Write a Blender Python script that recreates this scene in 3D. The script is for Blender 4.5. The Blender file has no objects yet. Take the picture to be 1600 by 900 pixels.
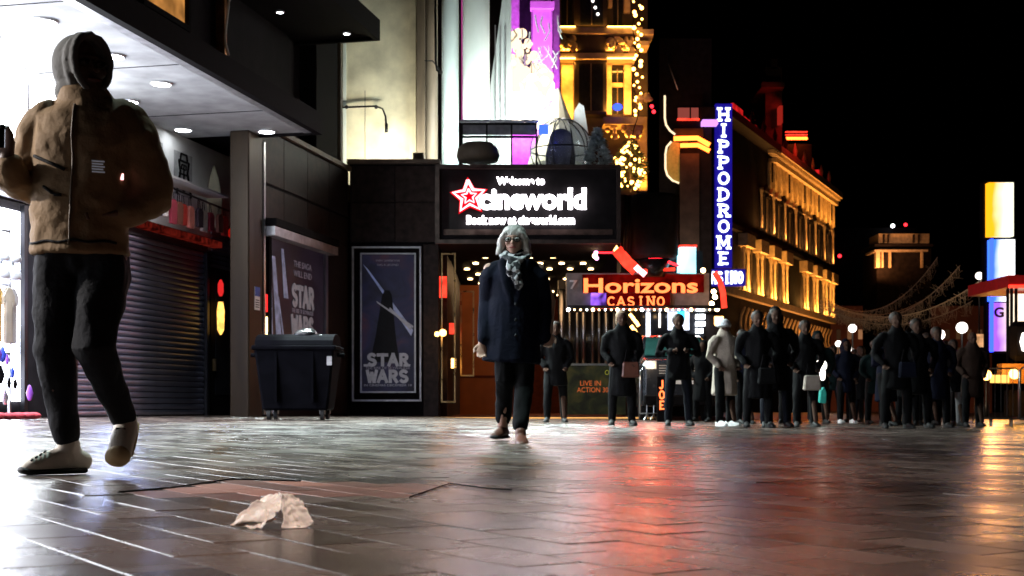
import bpy, bmesh, math, random
from mathutils import Vector, Matrix, noise
random.seed(7)
S = bpy.context.scene
C = S.collection
R = math.radians
PI = math.pi

# ---------------------------------------------------------------- camera
F, CX, HY, EH = 2000.0, 800.0, 633.0, 0.29      # focal length and horizon in photo pixels, eye height (camera lies near the ground)
cd = bpy.data.cameras.new('camera'); cam = bpy.data.objects.new('camera', cd); C.objects.link(cam)
cd.sensor_width = 36; cd.lens = 36 * F / 1600; cd.shift_y = (HY - 450) / 1600
cd.clip_start = .05; cd.clip_end = 3000
cam.location = (0, 0, EH); cam.rotation_euler = (R(90), 0, 0)
S.camera = cam
cd.dof.use_dof = True; cd.dof.focus_distance = 6.5; cd.dof.aperture_fstop = 7.5
S.render.engine = 'CYCLES'
S.cycles.use_denoising = True
S.cycles.max_bounces = 6; S.cycles.glossy_bounces = 4; S.cycles.diffuse_bounces = 3; S.cycles.transmission_bounces = 5
S.cycles.sample_clamp_indirect = 6
S.cycles.caustics_reflective = False; S.cycles.caustics_refractive = False
S.view_settings.view_transform = 'Standard'; S.view_settings.look = 'None'
S.view_settings.exposure = 0; S.view_settings.gamma = 1

# ---------------------------------------------------------------- night sky
w = bpy.data.worlds.new('World'); S.world = w; w.use_nodes = True
sky = w.node_tree.nodes.new('ShaderNodeTexSky'); sky.sky_type = 'NISHITA'; sky.sun_disc = False
sky.sun_elevation = R(-5); sky.sun_rotation = R(200)
bg = w.node_tree.nodes['Background']; bg.inputs['Strength'].default_value = .008
w.node_tree.links.new(sky.outputs[0], bg.inputs[0])

def area(name, loc, target, sx, sy, power, col):
    l = bpy.data.lights.new(name, 'AREA'); l.shape = 'RECTANGLE'; l.size = sx; l.size_y = sy; l.energy = power; l.color = col
    o = bpy.data.objects.new(name, l); C.objects.link(o); o.location = loc
    o.rotation_euler = (Vector(target) - Vector(loc)).to_track_quat('-Z', 'Y').to_euler(); return o
def point(name, loc, power, col, r=.1):
    l = bpy.data.lights.new(name, 'POINT'); l.energy = power; l.color = col; l.shadow_soft_size = r
    o = bpy.data.objects.new(name, l); C.objects.link(o); o.location = loc; return o
def spot(name, loc, target, power, col, ang=90, r=.1, blend=.6):
    l = bpy.data.lights.new(name, 'SPOT'); l.energy = power; l.color = col; l.shadow_soft_size = r; l.spot_size = R(ang); l.spot_blend = blend
    o = bpy.data.objects.new(name, l); C.objects.link(o); o.location = loc
    o.rotation_euler = (Vector(target) - Vector(loc)).to_track_quat('-Z', 'Y').to_euler(); return o

# ---------------------------------------------------------------- places
SL = .012                                        # the square falls gently to the right
def gz(x): return -SL * x
def W(px, py, Y): return Vector(((px - CX) / F * Y, Y, EH + (HY - py) / F * Y))
D1 = Vector((.2195, .9756, 0)); N1 = Vector((.9756, -.2195, 0)); P1 = Vector((-3.86, 30.3, 0))
def FL(t, o, z):                                 # left facade: t metres back towards the camera, o metres out into the square
    v = P1 - D1 * t + N1 * o; return (v.x, v.y, z)
D2 = Vector((.429, .903, 0)); P2 = Vector((17.2, 97, 0))
N2 = Vector((.903, -.429, 0))
def FH(s, o, z):                                 # long theatre facade: s metres along, o out towards the street
    v = P2 + D2 * s + N2 * o; return (v.x, v.y, z)

# ---------------------------------------------------------------- materials
def mat(name, col, rough=.6, metal=0, var=.25, scale=6, bump=.15, bscale=40, spec=.3, coat=0, emit=None, es=0, stretch=(1, 1, 1), rvar=.1, trans=0, alpha=1):
    m = bpy.data.materials.new(name); m.use_nodes = True; nt = m.node_tree; n = nt.nodes; L = nt.links
    b = n['Principled BSDF']
    tc = n.new('ShaderNodeTexCoord'); mp = n.new('ShaderNodeMapping'); mp.inputs['Scale'].default_value = stretch
    L.new(tc.outputs['Object'], mp.inputs[0])
    nz = n.new('ShaderNodeTexNoise'); nz.inputs['Scale'].default_value = scale; nz.inputs['Detail'].default_value = 6
    L.new(mp.outputs[0], nz.inputs['Vector'])
    cr = n.new('ShaderNodeValToRGB')
    c = Vector(col[:3])
    cr.color_ramp.elements[0].position = .3; cr.color_ramp.elements[1].position = .7
    cr.color_ramp.elements[0].color = (*(c * (1 - var)), 1); cr.color_ramp.elements[1].color = (*[min(1, k * (1 + var)) for k in c], 1)
    L.new(nz.outputs[0], cr.inputs[0]); L.new(cr.outputs[0], b.inputs['Base Color'])
    mr = n.new('ShaderNodeMapRange'); mr.inputs[3].default_value = max(0, rough - rvar); mr.inputs[4].default_value = min(1, rough + rvar)
    L.new(nz.outputs[0], mr.inputs[0]); L.new(mr.outputs[0], b.inputs['Roughness'])
    b.inputs['Metallic'].default_value = metal; b.inputs['Specular IOR Level'].default_value = spec
    b.inputs['Coat Weight'].default_value = coat; b.inputs['Transmission Weight'].default_value = trans; b.inputs['Alpha'].default_value = alpha
    if bump:
        n2 = n.new('ShaderNodeTexNoise'); n2.inputs['Scale'].default_value = bscale; n2.inputs['Detail'].default_value = 4
        L.new(mp.outputs[0], n2.inputs['Vector'])
        bp = n.new('ShaderNodeBump'); bp.inputs['Strength'].default_value = bump; bp.inputs['Distance'].default_value = .02
        L.new(n2.outputs[0], bp.inputs['Height']); L.new(bp.outputs[0], b.inputs['Normal'])
    if emit:
        b.inputs['Emission Color'].default_value = (*emit, 1); b.inputs['Emission Strength'].default_value = es
    return m
def glow(name, col, s, var=.0, scale=3):
    m = bpy.data.materials.new(name); m.use_nodes = True; nt = m.node_tree; n = nt.nodes
    n.remove(n['Principled BSDF']); e = n.new('ShaderNodeEmission')
    e.inputs[0].default_value = (*col, 1); e.inputs[1].default_value = s
    if var:
        tc = n.new('ShaderNodeTexCoord'); nz = n.new('ShaderNodeTexNoise'); nz.inputs['Scale'].default_value = scale
        mr = n.new('ShaderNodeMapRange'); mr.inputs[1].default_value = .35; mr.inputs[2].default_value = .65
        mr.inputs[3].default_value = s * (1 - var); mr.inputs[4].default_value = s * (1 + var)
        nt.links.new(tc.outputs['Object'], nz.inputs['Vector']); nt.links.new(nz.outputs[0], mr.inputs[0]); nt.links.new(mr.outputs[0], e.inputs[1])
    nt.links.new(e.outputs[0], n['Material Output'].inputs[0]); return m
M = {}
M['granite'] = mat('dark polished granite', (.026, .017, .015), .5, var=.5, scale=7, bump=.05, spec=.15, rvar=.08)
M['granite2'] = mat('brown polished granite', (.036, .022, .018), .5, var=.5, scale=6, bump=.05, spec=.15, rvar=.08)
M['black'] = mat('black paint', (.006, .005, .0055), .75, var=.4, bump=.05, spec=.06)
M['blackmetal'] = mat('black metal', (.02, .02, .022), .35, metal=.6, bump=.05)
M['charcoal'] = mat('charcoal render', (.014, .012, .013), .8, var=.4, scale=3, bump=.1, spec=.08)
M['softblack'] = mat('soffit charcoal', (.02, .017, .018), .75, var=.4, scale=3, bump=.05, spec=.08)
M['soffit'] = mat('grey soffit panel', (.34, .34, .35), .7, var=.25, scale=2, bump=.05, spec=.15)
M['white'] = mat('white painted wall', (.78, .78, .78), .6, var=.06, scale=3, bump=.05)
M['cream'] = mat('cream stained render', (.62, .58, .44), .8, var=.28, scale=1.6, bump=.2, bscale=25)
M['brownpost'] = mat('brown painted post', (.16, .12, .085), .5, var=.3, scale=4, stretch=(1, 1, .2))
M['bronze'] = mat('bronze cladding', (.03, .019, .011), .42, metal=.4, var=.25, stretch=(1, 1, .15), bump=.03)
M['brass'] = mat('brass frame', (.6, .42, .2), .3, metal=1, bump=.03)
M['steel'] = mat('brushed steel', (.55, .56, .58), .3, metal=1, bump=.05, stretch=(1, 1, .1))
M['alu'] = mat('aluminium frame', (.5, .5, .52), .4, metal=.7, bump=.03)
M['slat'] = mat('dull steel slat', (.4, .43, .56), .36, metal=1, var=.15, scale=2, bump=0, rvar=.03)
M['glass'] = mat('dark glass', (.015, .016, .02), .08, var=.3, bump=0, rvar=.04)
M['paleslab'] = mat('pale stone column', (.68, .74, .72), .6, var=.08, scale=2, bump=.05, stretch=(1, 1, .3))
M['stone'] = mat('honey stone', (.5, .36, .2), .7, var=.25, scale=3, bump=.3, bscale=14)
M['darkstone'] = mat('dark brown stone', (.04, .027, .02), .7, var=.4, scale=2, bump=.3, bscale=14)  # dark brown, tone varied at random
M['binplastic'] = mat('dark bin plastic', (.003, .003, .0045), .85, var=.3, bump=.05, spec=.02)
M['rubber'] = mat('rubber', (.012, .012, .012), .7)
M['mortar'] = mat('pale pavement mortar', (.2, .17, .15), .4, var=.3, scale=60, bump=.3, bscale=200)
M['orangewall'] = mat('orange brown lobby wall', (.42, .13, .035), .45, var=.2, scale=2)
M['redbrown'] = mat('dark red lobby carpet', (.14, .03, .015), .8)
M['snow'] = mat('artificial snow', (.8, .84, .86), .8, var=.1, bump=.5)
M['red'] = mat('red lacquer', (.55, .02, .02), .35, var=.15, bump=.02)
M['skin'] = mat('skin', (.55, .33, .24), .5, var=.08, scale=20, bump=.05, bscale=120)
M['glow_white'] = glow('cool white lamp', (.93, .97, 1), 22)
M['glow_shop'] = glow('white glow panel', (.92, .97, 1), 14)
M['glow_front'] = glow('near shop window light', (.95, .97, 1), 5)
M['glow_letter'] = glow('white neon letters', (1, .93, .98), 9)
M['glow_red'] = glow('red neon', (1, .02, .03), 5)
M['glow_red2'] = glow('soft red neon', (1, .04, .02), 2.2, .4, 4)
M['glow_pink'] = glow('hot pink star neon', (1, .3, .33), 5)
M['glow_orange'] = glow('orange neon', (1, .16, .02), 7)
M['glow_amber'] = glow('amber lamp', (1, .5, .13), 8)
M['glow_warm'] = glow('warm downlight', (1, .62, .28), 16)
M['glow_blue'] = glow('blue light', (.02, .05, 1), 5)
M['glow_hip'] = glow('hippodrome letters', (.72, .78, 1), 4.5)
M['glow_peach'] = glow('peach casino lettering', (1, .17, .045), 3.2)
M['glow_bulb'] = glow('fairy bulb', (1, .88, .72), 7)
M['glow_bulb2'] = glow('soft fairy bulb', (1, .74, .48), 1.9)
M['glow_gold'] = glow('gold fairy bulb', (1, .48, .1), 12)
M['glow_globe'] = glow('globe lamp glass', (1, .9, .82), 4)

# paving: wet granite setts
def sett_material(name='wet granite setts', tint=(1, 1, 1), extra=0.):
    m = bpy.data.materials.new(name); m.use_nodes = True; nt = m.node_tree; n = nt.nodes; L = nt.links; b = n['Principled BSDF']
    ge = n.new('ShaderNodeNewGeometry'); oi = n.new('ShaderNodeObjectInfo')
    ad = n.new('ShaderNodeMath'); ad.operation = 'ADD'; L.new(ge.outputs['Random Per Island'], ad.inputs[0]); L.new(oi.outputs['Random'], ad.inputs[1])
    fr = n.new('ShaderNodeMath'); fr.operation = 'FRACT'; L.new(ad.outputs[0], fr.inputs[0])
    fine = n.new('ShaderNodeTexNoise'); fine.inputs['Scale'].default_value = 260; fine.inputs['Detail'].default_value = 3
    L.new(ge.outputs['Position'], fine.inputs['Vector'])
    mid = n.new('ShaderNodeTexNoise'); mid.inputs['Scale'].default_value = 1.3; mid.inputs['Detail'].default_value = 5; L.new(ge.outputs['Position'], mid.inputs['Vector'])
    cr = n.new('ShaderNodeValToRGB'); e = cr.color_ramp.elements
    e[0].position = .0; e[0].color = (.055 * tint[0], .04 * tint[1], .034 * tint[2], 1); e[1].position = 1; e[1].color = (.15 * tint[0], .112 * tint[1], .094 * tint[2], 1)
    k = e.new(.55); k.color = (.09 * tint[0], .067 * tint[1], .056 * tint[2], 1)
    L.new(fr.outputs[0], cr.inputs[0])
    mx = n.new('ShaderNodeMixRGB'); mx.blend_type = 'MULTIPLY'; mx.inputs[0].default_value = .8
    g2 = n.new('ShaderNodeMapRange'); g2.inputs[1].default_value = .3; g2.inputs[2].default_value = .7; g2.inputs[3].default_value = .45; g2.inputs[4].default_value = 1.5
    L.new(fine.outputs[0], g2.inputs[0]); L.new(cr.outputs[0], mx.inputs[1]); L.new(g2.outputs[0], mx.inputs[2]); L.new(mx.outputs[0], b.inputs['Base Color'])
    ro = n.new('ShaderNodeMath'); ro.operation = 'MULTIPLY_ADD'; L.new(fr.outputs[0], ro.inputs[0]); ro.inputs[1].default_value = .09; ro.inputs[2].default_value = .155 + extra
    r2 = n.new('ShaderNodeMapRange'); r2.inputs[1].default_value = .35; r2.inputs[2].default_value = .65; r2.inputs[3].default_value = -.05; r2.inputs[4].default_value = .14; L.new(mid.outputs[0], r2.inputs[0])
    r3 = n.new('ShaderNodeMath'); L.new(ro.outputs[0], r3.inputs[0]); L.new(r2.outputs[0], r3.inputs[1]); L.new(r3.outputs[0], b.inputs['Roughness'])
    b.inputs['Specular IOR Level'].default_value = .85
    mus = n.new('ShaderNodeTexNoise'); mus.inputs['Scale'].default_value = 38; mus.inputs['Detail'].default_value = 5; L.new(ge.outputs['Position'], mus.inputs['Vector'])
    b1 = n.new('ShaderNodeBump'); b1.inputs['Strength'].default_value = .3; b1.inputs['Distance'].default_value = .004; L.new(mus.outputs[0], b1.inputs['Height'])
    b2 = n.new('ShaderNodeBump'); b2.inputs['Strength'].default_value = .45; b2.inputs['Distance'].default_value = .002; L.new(fine.outputs[0], b2.inputs['Height']); L.new(b1.outputs[0], b2.inputs['Normal'])
    L.new(b2.outputs[0], b.inputs['Normal']); return m
M['sett'] = sett_material(); M['sett2'] = sett_material('reddish repair setts', (2.6, 1.15, .8), .16)

# ---------------------------------------------------------------- mesh helpers
def link(name, me, m, parent=None, smooth=False):
    o = bpy.data.objects.new(name, me); C.objects.link(o)
    if m is not None and not me.materials: me.materials.append(m)
    if smooth:
        for p in me.polygons: p.use_smooth = True
    if parent is not None: o.parent = parent
    return o
def wloc(p):
    v = Vector((0, 0, 0))
    while p is not None: v = v + p.location; p = p.parent
    return v
class MB:
    def __init__(s, tf=None): s.b = bmesh.new(); s.tf = tf or (lambda x, y, z: (x, y, z))
    def v(s, x, y, z): return s.b.verts.new(s.tf(x, y, z))
    def box(s, x0, x1, y0, y1, z0, z1):
        q = [s.v(x, y, z) for z in (z0, z1) for x, y in ((x0, y0), (x1, y0), (x1, y1), (x0, y1))]
        for f in ((3, 2, 1, 0), (4, 5, 6, 7), (0, 1, 5, 4), (1, 2, 6, 5), (2, 3, 7, 6), (3, 0, 4, 7)): s.b.faces.new([q[i] for i in f])
        return s
    def poly(s, pts, dv):
        dv = Vector(dv); a = [s.b.verts.new(Vector(s.tf(*p))) for p in pts]; c = [s.b.verts.new(Vector(s.tf(*p)) + dv) for p in pts]
        s.b.faces.new(a); s.b.faces.new(c[::-1]); k = len(a)
        for i in range(k): s.b.faces.new((a[i], c[i], c[(i + 1) % k], a[(i + 1) % k]))
        return s
    def chain(s, pts, n=12, cap=True):
        """pts: (Vector-like, rx, ry) rings lofted along the path; rx lies sideways, ry in depth; rounded ends"""
        P = [(Vector(s.tf(*p[0])), p[1], p[2] if len(p) > 2 else p[1]) for p in pts]
        if cap:
            def ext(a, b):
                d = (a[0] - b[0]); d = d.normalized() if d.length > 1e-6 else Vector((0, 0, 1)); r = min(a[1], a[2])
                return [(a[0] + d * r * .55, a[1] * .8, a[2] * .8), (a[0] + d * r * .88, a[1] * .4, a[2] * .4)]
            e0 = ext(P[0], P[1]); e1 = ext(P[-1], P[-2]); P = ([] if cap == 'top' else e0[::-1]) + P + ([] if cap == 'bottom' else e1)
        rings = []
        for i, (c, rx, ry) in enumerate(P):
            d = P[min(i + 1, len(P) - 1)][0] - P[max(i - 1, 0)][0]
            if d.length < 1e-7: d = Vector((0, 0, 1))
            d.normalize()
            if abs(d.z) > .45:
                ax = Vector((1, 0, 0)) - d * d.x; ax.normalize(); ay = d.cross(ax)
            else:
                ay = Vector((0, 0, 1)) - d * d.z; ay.normalize(); ax = d.cross(ay)
            rings.append([s.b.verts.new(c + ax * math.cos(2 * PI * k / n) * rx + ay * math.sin(2 * PI * k / n) * ry) for k in range(n)])
        for a, c in zip(rings, rings[1:]):
            for k in range(n): s.b.faces.new((a[k], a[(k + 1) % n], c[(k + 1) % n], c[k]))
        s.b.faces.new(rings[0][::-1]); s.b.faces.new(rings[-1]); return s
    def tube(s, a, b, r, n=8, r2=None): return s.chain([(a, r), (b, r if r2 is None else r2)], n, False)
    def path(s, pts, r, n=6): return s.chain([(p, r) for p in pts], n, False)
    def ball(s, c, rx, ry=None, rz=None, u=12, v=8):
        ry = rx if ry is None else ry; rz = rx if rz is None else rz; c = Vector(s.tf(*c))
        r = bmesh.ops.create_uvsphere(s.b, u_segments=u, v_segments=v, radius=1)
        for q in r['verts']: q.co = Vector((q.co.x * rx, q.co.y * ry, q.co.z * rz)) + c
        return s
    def lathe(s, c, prof, n=20):
        c = Vector(s.tf(*c)); rings = [[s.b.verts.new((c.x + r * math.cos(2 * PI * k / n), c.y + r * math.sin(2 * PI * k / n), c.z + z)) for k in range(n)] for r, z in prof]
        for a, d in zip(rings, rings[1:]):
            for k in range(n): s.b.faces.new((a[k], a[(k + 1) % n], d[(k + 1) % n], d[k]))
        s.b.faces.new(rings[0][::-1]); s.b.faces.new(rings[-1]); return s
    def build(s, name, m, parent=None, smooth=False, bevel=0):
        bmesh.ops.recalc_face_normals(s.b, faces=s.b.faces[:])
        if bevel:
            bmesh.ops.bevel(s.b, geom=s.b.edges[:], offset=bevel, segments=1, affect='EDGES', clamp_overlap=True)
        me = bpy.data.meshes.new(name); s.b.to_mesh(me); s.b.free()
        if parent is not None: me.transform(Matrix.Translation(-wloc(parent)))
        return link(name, me, m, parent, smooth)
def tag(o, label=None, cat=None, group=None, kind=None):
    for k, v in (('label', label), ('category', cat), ('group', group), ('kind', kind)):
        if v: o[k] = v
    return o
def thing(name, loc, label, cat, group=None):
    o = bpy.data.objects.new(name, None); C.objects.link(o); o.location = loc; o.empty_display_size = .2
    return tag(o, label, cat, group)
def text(name, body, c, w, h, m, parent=None, depth=.02, ax=(1, 0, 0), bold=0, shear=0, base_h=None):
    """lettering fitted to w x h metres, centred on c, reading along ax"""
    cu = bpy.data.curves.new('lettering', 'FONT'); cu.body = body; cu.size = 1; cu.align_x = 'CENTER'; cu.extrude = .0; cu.offset = bold; cu.shear = shear
    cu.resolution_u = 4
    t = bpy.data.objects.new('lettering', cu); C.objects.link(t); dg = bpy.context.evaluated_depsgraph_get(); dg.update()
    me = bpy.data.meshes.new_from_object(t.evaluated_get(dg)); bpy.data.objects.remove(t)
    xs = [v.co.x for v in me.vertices]; ys = [v.co.y for v in me.vertices]
    x0, x1, y0, y1 = min(xs), max(xs), min(ys), max(ys)
    ax = Vector(ax).normalized(); out = ax.cross(Vector((0, 0, 1))); c = Vector(c)
    b = bmesh.new(); b.from_mesh(me)
    r = bmesh.ops.extrude_face_region(b, geom=b.faces[:])
    for v in [g for g in r['geom'] if isinstance(g, bmesh.types.BMVert)]: v.co.z += 1
    for v in b.verts:
        u = ((v.co.x - x0) / (x1 - x0) - .5) * w; q = ((v.co.y - y0) / (y1 - y0) - .5) * h
        v.co = c + ax * u + Vector((0, 0, q)) + out * (v.co.z * depth)
    bmesh.ops.recalc_face_normals(b, faces=b.faces[:])
    b.to_mesh(me); b.free(); me.name = name; me.materials.clear()
    if parent is not None: me.transform(Matrix.Translation(-wloc(parent)))
    return link(name, me, m, parent)

# stroke lettering (slab serif for the casino sign, blocky for the film logo)
def arc(cx, cy, rx, ry, a0, a1, n=9): return [(cx + rx * math.cos(R(a0 + (a1 - a0) * i / n)), cy + ry * math.sin(R(a0 + (a1 - a0) * i / n))) for i in range(n + 1)]
STROKES = {
 'H': [[(.18, 0), (.18, 1)], [(.82, 0), (.82, 1)], [(.18, .5), (.82, .5)]], 'I': [[(.5, 0), (.5, 1)]],
 'P': [[(.22, 0), (.22, 1)], [(.22, .95), (.5, .95)] + arc(.52, .72, .3, .23, 90, -90) + [(.22, .48)]],
 'O': [arc(.5, .5, .36, .46, 0, 360, 20)], 'D': [[(.2, 0), (.2, 1)], [(.2, .95), (.42, .95)] + arc(.42, .5, .42, .45, 90, -90, 12) + [(.2, .05)]],
 'R': [[(.22, 0), (.22, 1)], [(.22, .95), (.5, .95)] + arc(.5, .73, .3, .22, 90, -90) + [(.22, .5)], [(.5, .5), (.88, 0)]],
 'M': [[(.12, 0), (.12, 1), (.5, .25), (.88, 1), (.88, 0)]], 'E': [[(.25, 0), (.25, 1)], [(.25, .96), (.8, .96)], [(.25, .5), (.65, .5)], [(.25, .04), (.8, .04)]],
 'C': [arc(.55, .5, .4, .46, 50, 310, 14)], 'A': [[(.08, 0), (.5, 1), (.92, 0)], [(.25, .33), (.75, .33)]],
 'S': [arc(.5, .74, .3, .22, 30, 250, 9) + arc(.5, .26, .32, .23, 80, -150, 9)], 'N': [[(.15, 0), (.15, 1), (.85, 0), (.85, 1)]],
 'T': [[(.5, 0), (.5, 1)], [(.02, .92), (.98, .92)]], 'W': [[(.05, 1), (.28, 0), (.5, .8), (.72, 0), (.95, 1)]],
 'J': [[(.6, 1), (.6, .25)] + arc(.38, .25, .22, .22, 0, -150, 6)]}
SERIF = {'H': [(.18, 0), (.18, 1), (.82, 0), (.82, 1)], 'I': [(.5, 0), (.5, 1)], 'P': [(.22, 0), (.22, 1)], 'R': [(.22, 0), (.22, 1), (.85, 0)], 'D': [(.2, 0), (.2, 1)],
         'M': [(.12, 0), (.88, 0), (.12, 1), (.88, 1)], 'E': [(.25, 0), (.25, 1)], 'A': [(.08, 0), (.92, 0)], 'N': [(.15, 0), (.15, 1), (.85, 1)]}
def strokes(name, lines, cx, cz, wid, hei, th, m, parent, c, ax=(1, 0, 0), depth=.05, serif=.16):
    """one letter: polylines inside a cell of wid x hei centred on c"""
    ax = Vector(ax).normalized(); out = ax.cross(Vector((0, 0, 1))); c = Vector(c); b = MB()
    def pt(u, q): return c + ax * ((u - .5) * wid + cx) + Vector((0, 0, (q - .5) * hei + cz))
    segs = [(p, q) for l in lines for p, q in zip(l, l[1:])]
    if serif and name in SERIF: segs += [((x - serif, y), (x + serif, y)) for x, y in SERIF[name]]
    k = 0
    for p, q in segs:
        a, e = pt(*p), pt(*q); d = (e - a)
        if d.length < 1e-6: continue
        d.normalize(); s = d.cross(out).normalized() * th / 2; a = a - d * th * .3; e = e + d * th * .3
        k += 1; dz = out * (.0006 * k)
        b.poly([a - s + dz, a + s + dz, e + s + dz, e - s + dz], out * depth)
    return b.build('letter', m, parent)
def word(body, c, w, h, th, m, parent, ax=(1, 0, 0), depth=.05, serif=.16, fill=.9, vertical=False):
    n = len(body); ax = Vector(ax).normalized(); c = Vector(c)
    for i, ch in enumerate(body):
        if vertical: cc = c + Vector((0, 0, h * (.5 - (i + .5) / n))); strokes(ch, STROKES[ch], 0, 0, w, h / n * fill, th, m, parent, cc, ax, depth, serif)
        else: cc = c + ax * (w * ((i + .5) / n - .5)); strokes(ch, STROKES[ch], 0, 0, w / n * fill, h, th, m, parent, cc, ax, depth, serif)

# ================================================================= THE SETTING
b = MB(); b.poly([(-300, -20, gz(-300) - .05), (300, -20, gz(300) - .05), (300, 400, gz(300) - .05), (-300, 400, gz(-300) - .05)], (0, 0, -.5))
M['asphalt'] = mat('dark wet paving far off', (.06, .05, .046), .35, var=.4, scale=2, bump=.3, bscale=30, spec=.6)
ground = b.build('ground', M['asphalt']); tag(ground, kind='structure')
b = MB(); b.poly([(-13, -1, gz(-13) - .0022), (17, -1, gz(17) - .0022), (22, 34, gz(22) - .0022), (-9, 34, gz(-9) - .0022)], (0, 0, -.03))
bed = b.build('pavement', M['mortar']); tag(bed, kind='structure')
U = Vector((-.574, .819, 0)); V = Vector((.819, .574, 0)); SLN, SW = .31, .155
cells = []
for j in range(-60, 330):
    for i in range(-110, 130):
        c = U * ((i + (.5 if j % 2 else 0) + .13 * math.sin(j * 7.3)) * SLN) + V * (j * SW)
        if 1.3 < c.y < 33 and abs(c.x) < .43 * c.y + 1.2: cells.append((c, hash((j * 7919) % 31) % 3 == 0))
cells.sort(key=lambda q: q[0].y + (0 if abs(q[0].x) < .41 * q[0].y + .2 else 40))
def sett_verts(l, wd, ch=.002):
    l /= 2; wd /= 2; o = []
    for (e, z) in ((ch, 0), (0, -.0014), (0, -.03)):
        for su, sv in ((-1, -1), (1, -1), (1, 1), (-1, 1)): o.append((U * su * (l - e) + V * sv * (wd - e)) + Vector((0, 0, z)))
    return o
SF = [(0, 1, 2, 3)] + [(4 * k + 4 + i, 4 * k + 4 + (i + 1) % 4, 4 * k + (i + 1) % 4, 4 * k + i) for k in (0, 1) for i in range(4)]
var_meshes = []
for k in range(6):
    me = bpy.data.meshes.new('sett'); me.from_pydata([tuple(v) for v in sett_verts(SLN - .002 - .0015 * (k % 3), SW - (.0045 if k > 2 else .0012))], [], SF); me.materials.append(M['sett']); me.update(); var_meshes.append(me)
var_red = []
for me_ in var_meshes: mr_ = me_.copy(); mr_.materials.clear(); mr_.materials.append(M['sett2']); var_red.append(mr_)
def in_patch(c):
    px = CX + c.x / c.y * F; py = HY + (EH - gz(c.x)) / c.y * F; top = 752 + (px - 362) * .018 if px > 362 else 752 + (362 - px) * .16; bot = 778 + max(0, px - 640) * -.3
    return 250 < px < 702 and top < py < bot
def tilt(): return random.gauss(0, .0022), random.gauss(0, .0022), random.gauss(0, .0005)
for c, wide_ in cells[:292]:
    o = bpy.data.objects.new('sett', (var_red if in_patch(c) else var_meshes)[random.randint(0, 2) + (3 if wide_ else 0)]); C.objects.link(o); o.parent = bed
    a, e, dz = tilt(); o.rotation_euler = (a, e + SL, 0); o.location = (c.x, c.y, gz(c.x) + dz)
vs, fs, red_ = [], [], []
for c, wide_ in cells[292:]:
    a, e, dz = tilt(); k0 = len(vs)
    for v in sett_verts(SLN - .002 - .0015 * random.randint(0, 2), SW - (.0045 if wide_ else .0012)):
        vs.append((c.x + v.x, c.y + v.y, gz(c.x) + dz + v.z - SL * v.x + a * v.y - e * v.x))
    fs += [tuple(i + k0 for i in f) for f in SF]; red_ += [in_patch(c)] * len(SF)
me = bpy.data.meshes.new('setts'); me.from_pydata(vs, [], fs); me.update()
o = link('distant_setts', me, M['sett'], bed); me.materials.append(M['sett2']); me.polygons.foreach_set('material_index', [int(r) for r in red_]); tag(o, kind='stuff')

# ================================================================= LEFT FACADE: SHOP WITH SHUTTER
base = FL(9, -1.5, gz(FL(9, -1.5, 0)[0]))
shop = thing('souvenir_shop', base, 'dark souvenir shop building with white sign wall, black canopy and lowered grey shutter', 'shop')
G0 = .12
MB(FL).box(2.9, 30, -1.9, -1.5, -.2, 3.45).box(2.9, 30, -1.9, -.3, 5.75, 15).build('wall', M['charcoal'], shop)
MB(FL).box(2.9, 30, -1.85, -1.49, 3.5, 5.6).build('sign_wall', M['white'], shop)
MB(FL).box(2.55, 2.88, -1.9, -.35, -.2, 5.6).build('side_wall', M['charcoal'], shop)
b = MB(FL); b.box(5.3, 30, -1.5, 1.3, 5.6, 5.68); b.build('canopy_soffit', M['soffit'], shop)
b = MB(FL); b.box(5.22, 30, 1.22, 1.36, 5.55, 5.95); b.box(5.22, 5.3, -.3, 1.22, 5.55, 5.95); b.box(5.3, 30, -.3, 1.22, 5.85, 5.95); b.build('canopy_fascia', M['black'], shop)
b = MB(FL); b.box(5.3, 30, 1.0, 1.2, 5.585, 5.598); b.build('soffit_edge_strip', M['alu'], shop)
for t in (7.2, 10.4, 13.6, 16.8, 20): MB(FL).box(t, t + .012, -1.45, .98, 5.59, 5.603).build('soffit_joint', M['black'], shop)
def downlight(t, o, z, parent, r=.15, m='glow_white'):
    b = MB(FL); b.lathe((t, o, z - .03), [(r, 0), (r, .02), (r * .3, .03)], 16); d = b.build('downlight', M[m], parent)
    c_ = FL(t, o, z - .02); b = MB(); b.path([(c_[0] + r * 1.12 * math.cos(k * PI / 8), c_[1] + r * 1.12 * math.sin(k * PI / 8), c_[2]) for k in range(17)], .02, 5); b.build('rim', M['alu'], d)
for t, o in ((5.25 + .35, .35), (9.4, .15), (11.1, .25), (12.9, .25), (14.8, .25), (17, .25), (19.5, .25), (6.1, -1.15), (8.4, -1.0), (10.4, -1.0), (12.4, -1.0), (14.5, -1), (16.5, -1)):
    downlight(t, o, 5.6, shop)
for t, p in ((5.7, 14), (7.5, 160), (9.2, 450), (11.0, 900), (13, 1200), (15.5, 1200), (18.5, 900), (22, 600)):
    a = FL(t, -.1, 5.45); spot('canopy_lamp', a, (a[0] + .5, a[1] - .2, 0), p * 1.0, (.93, .97, 1), 128, .12, .9)
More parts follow.
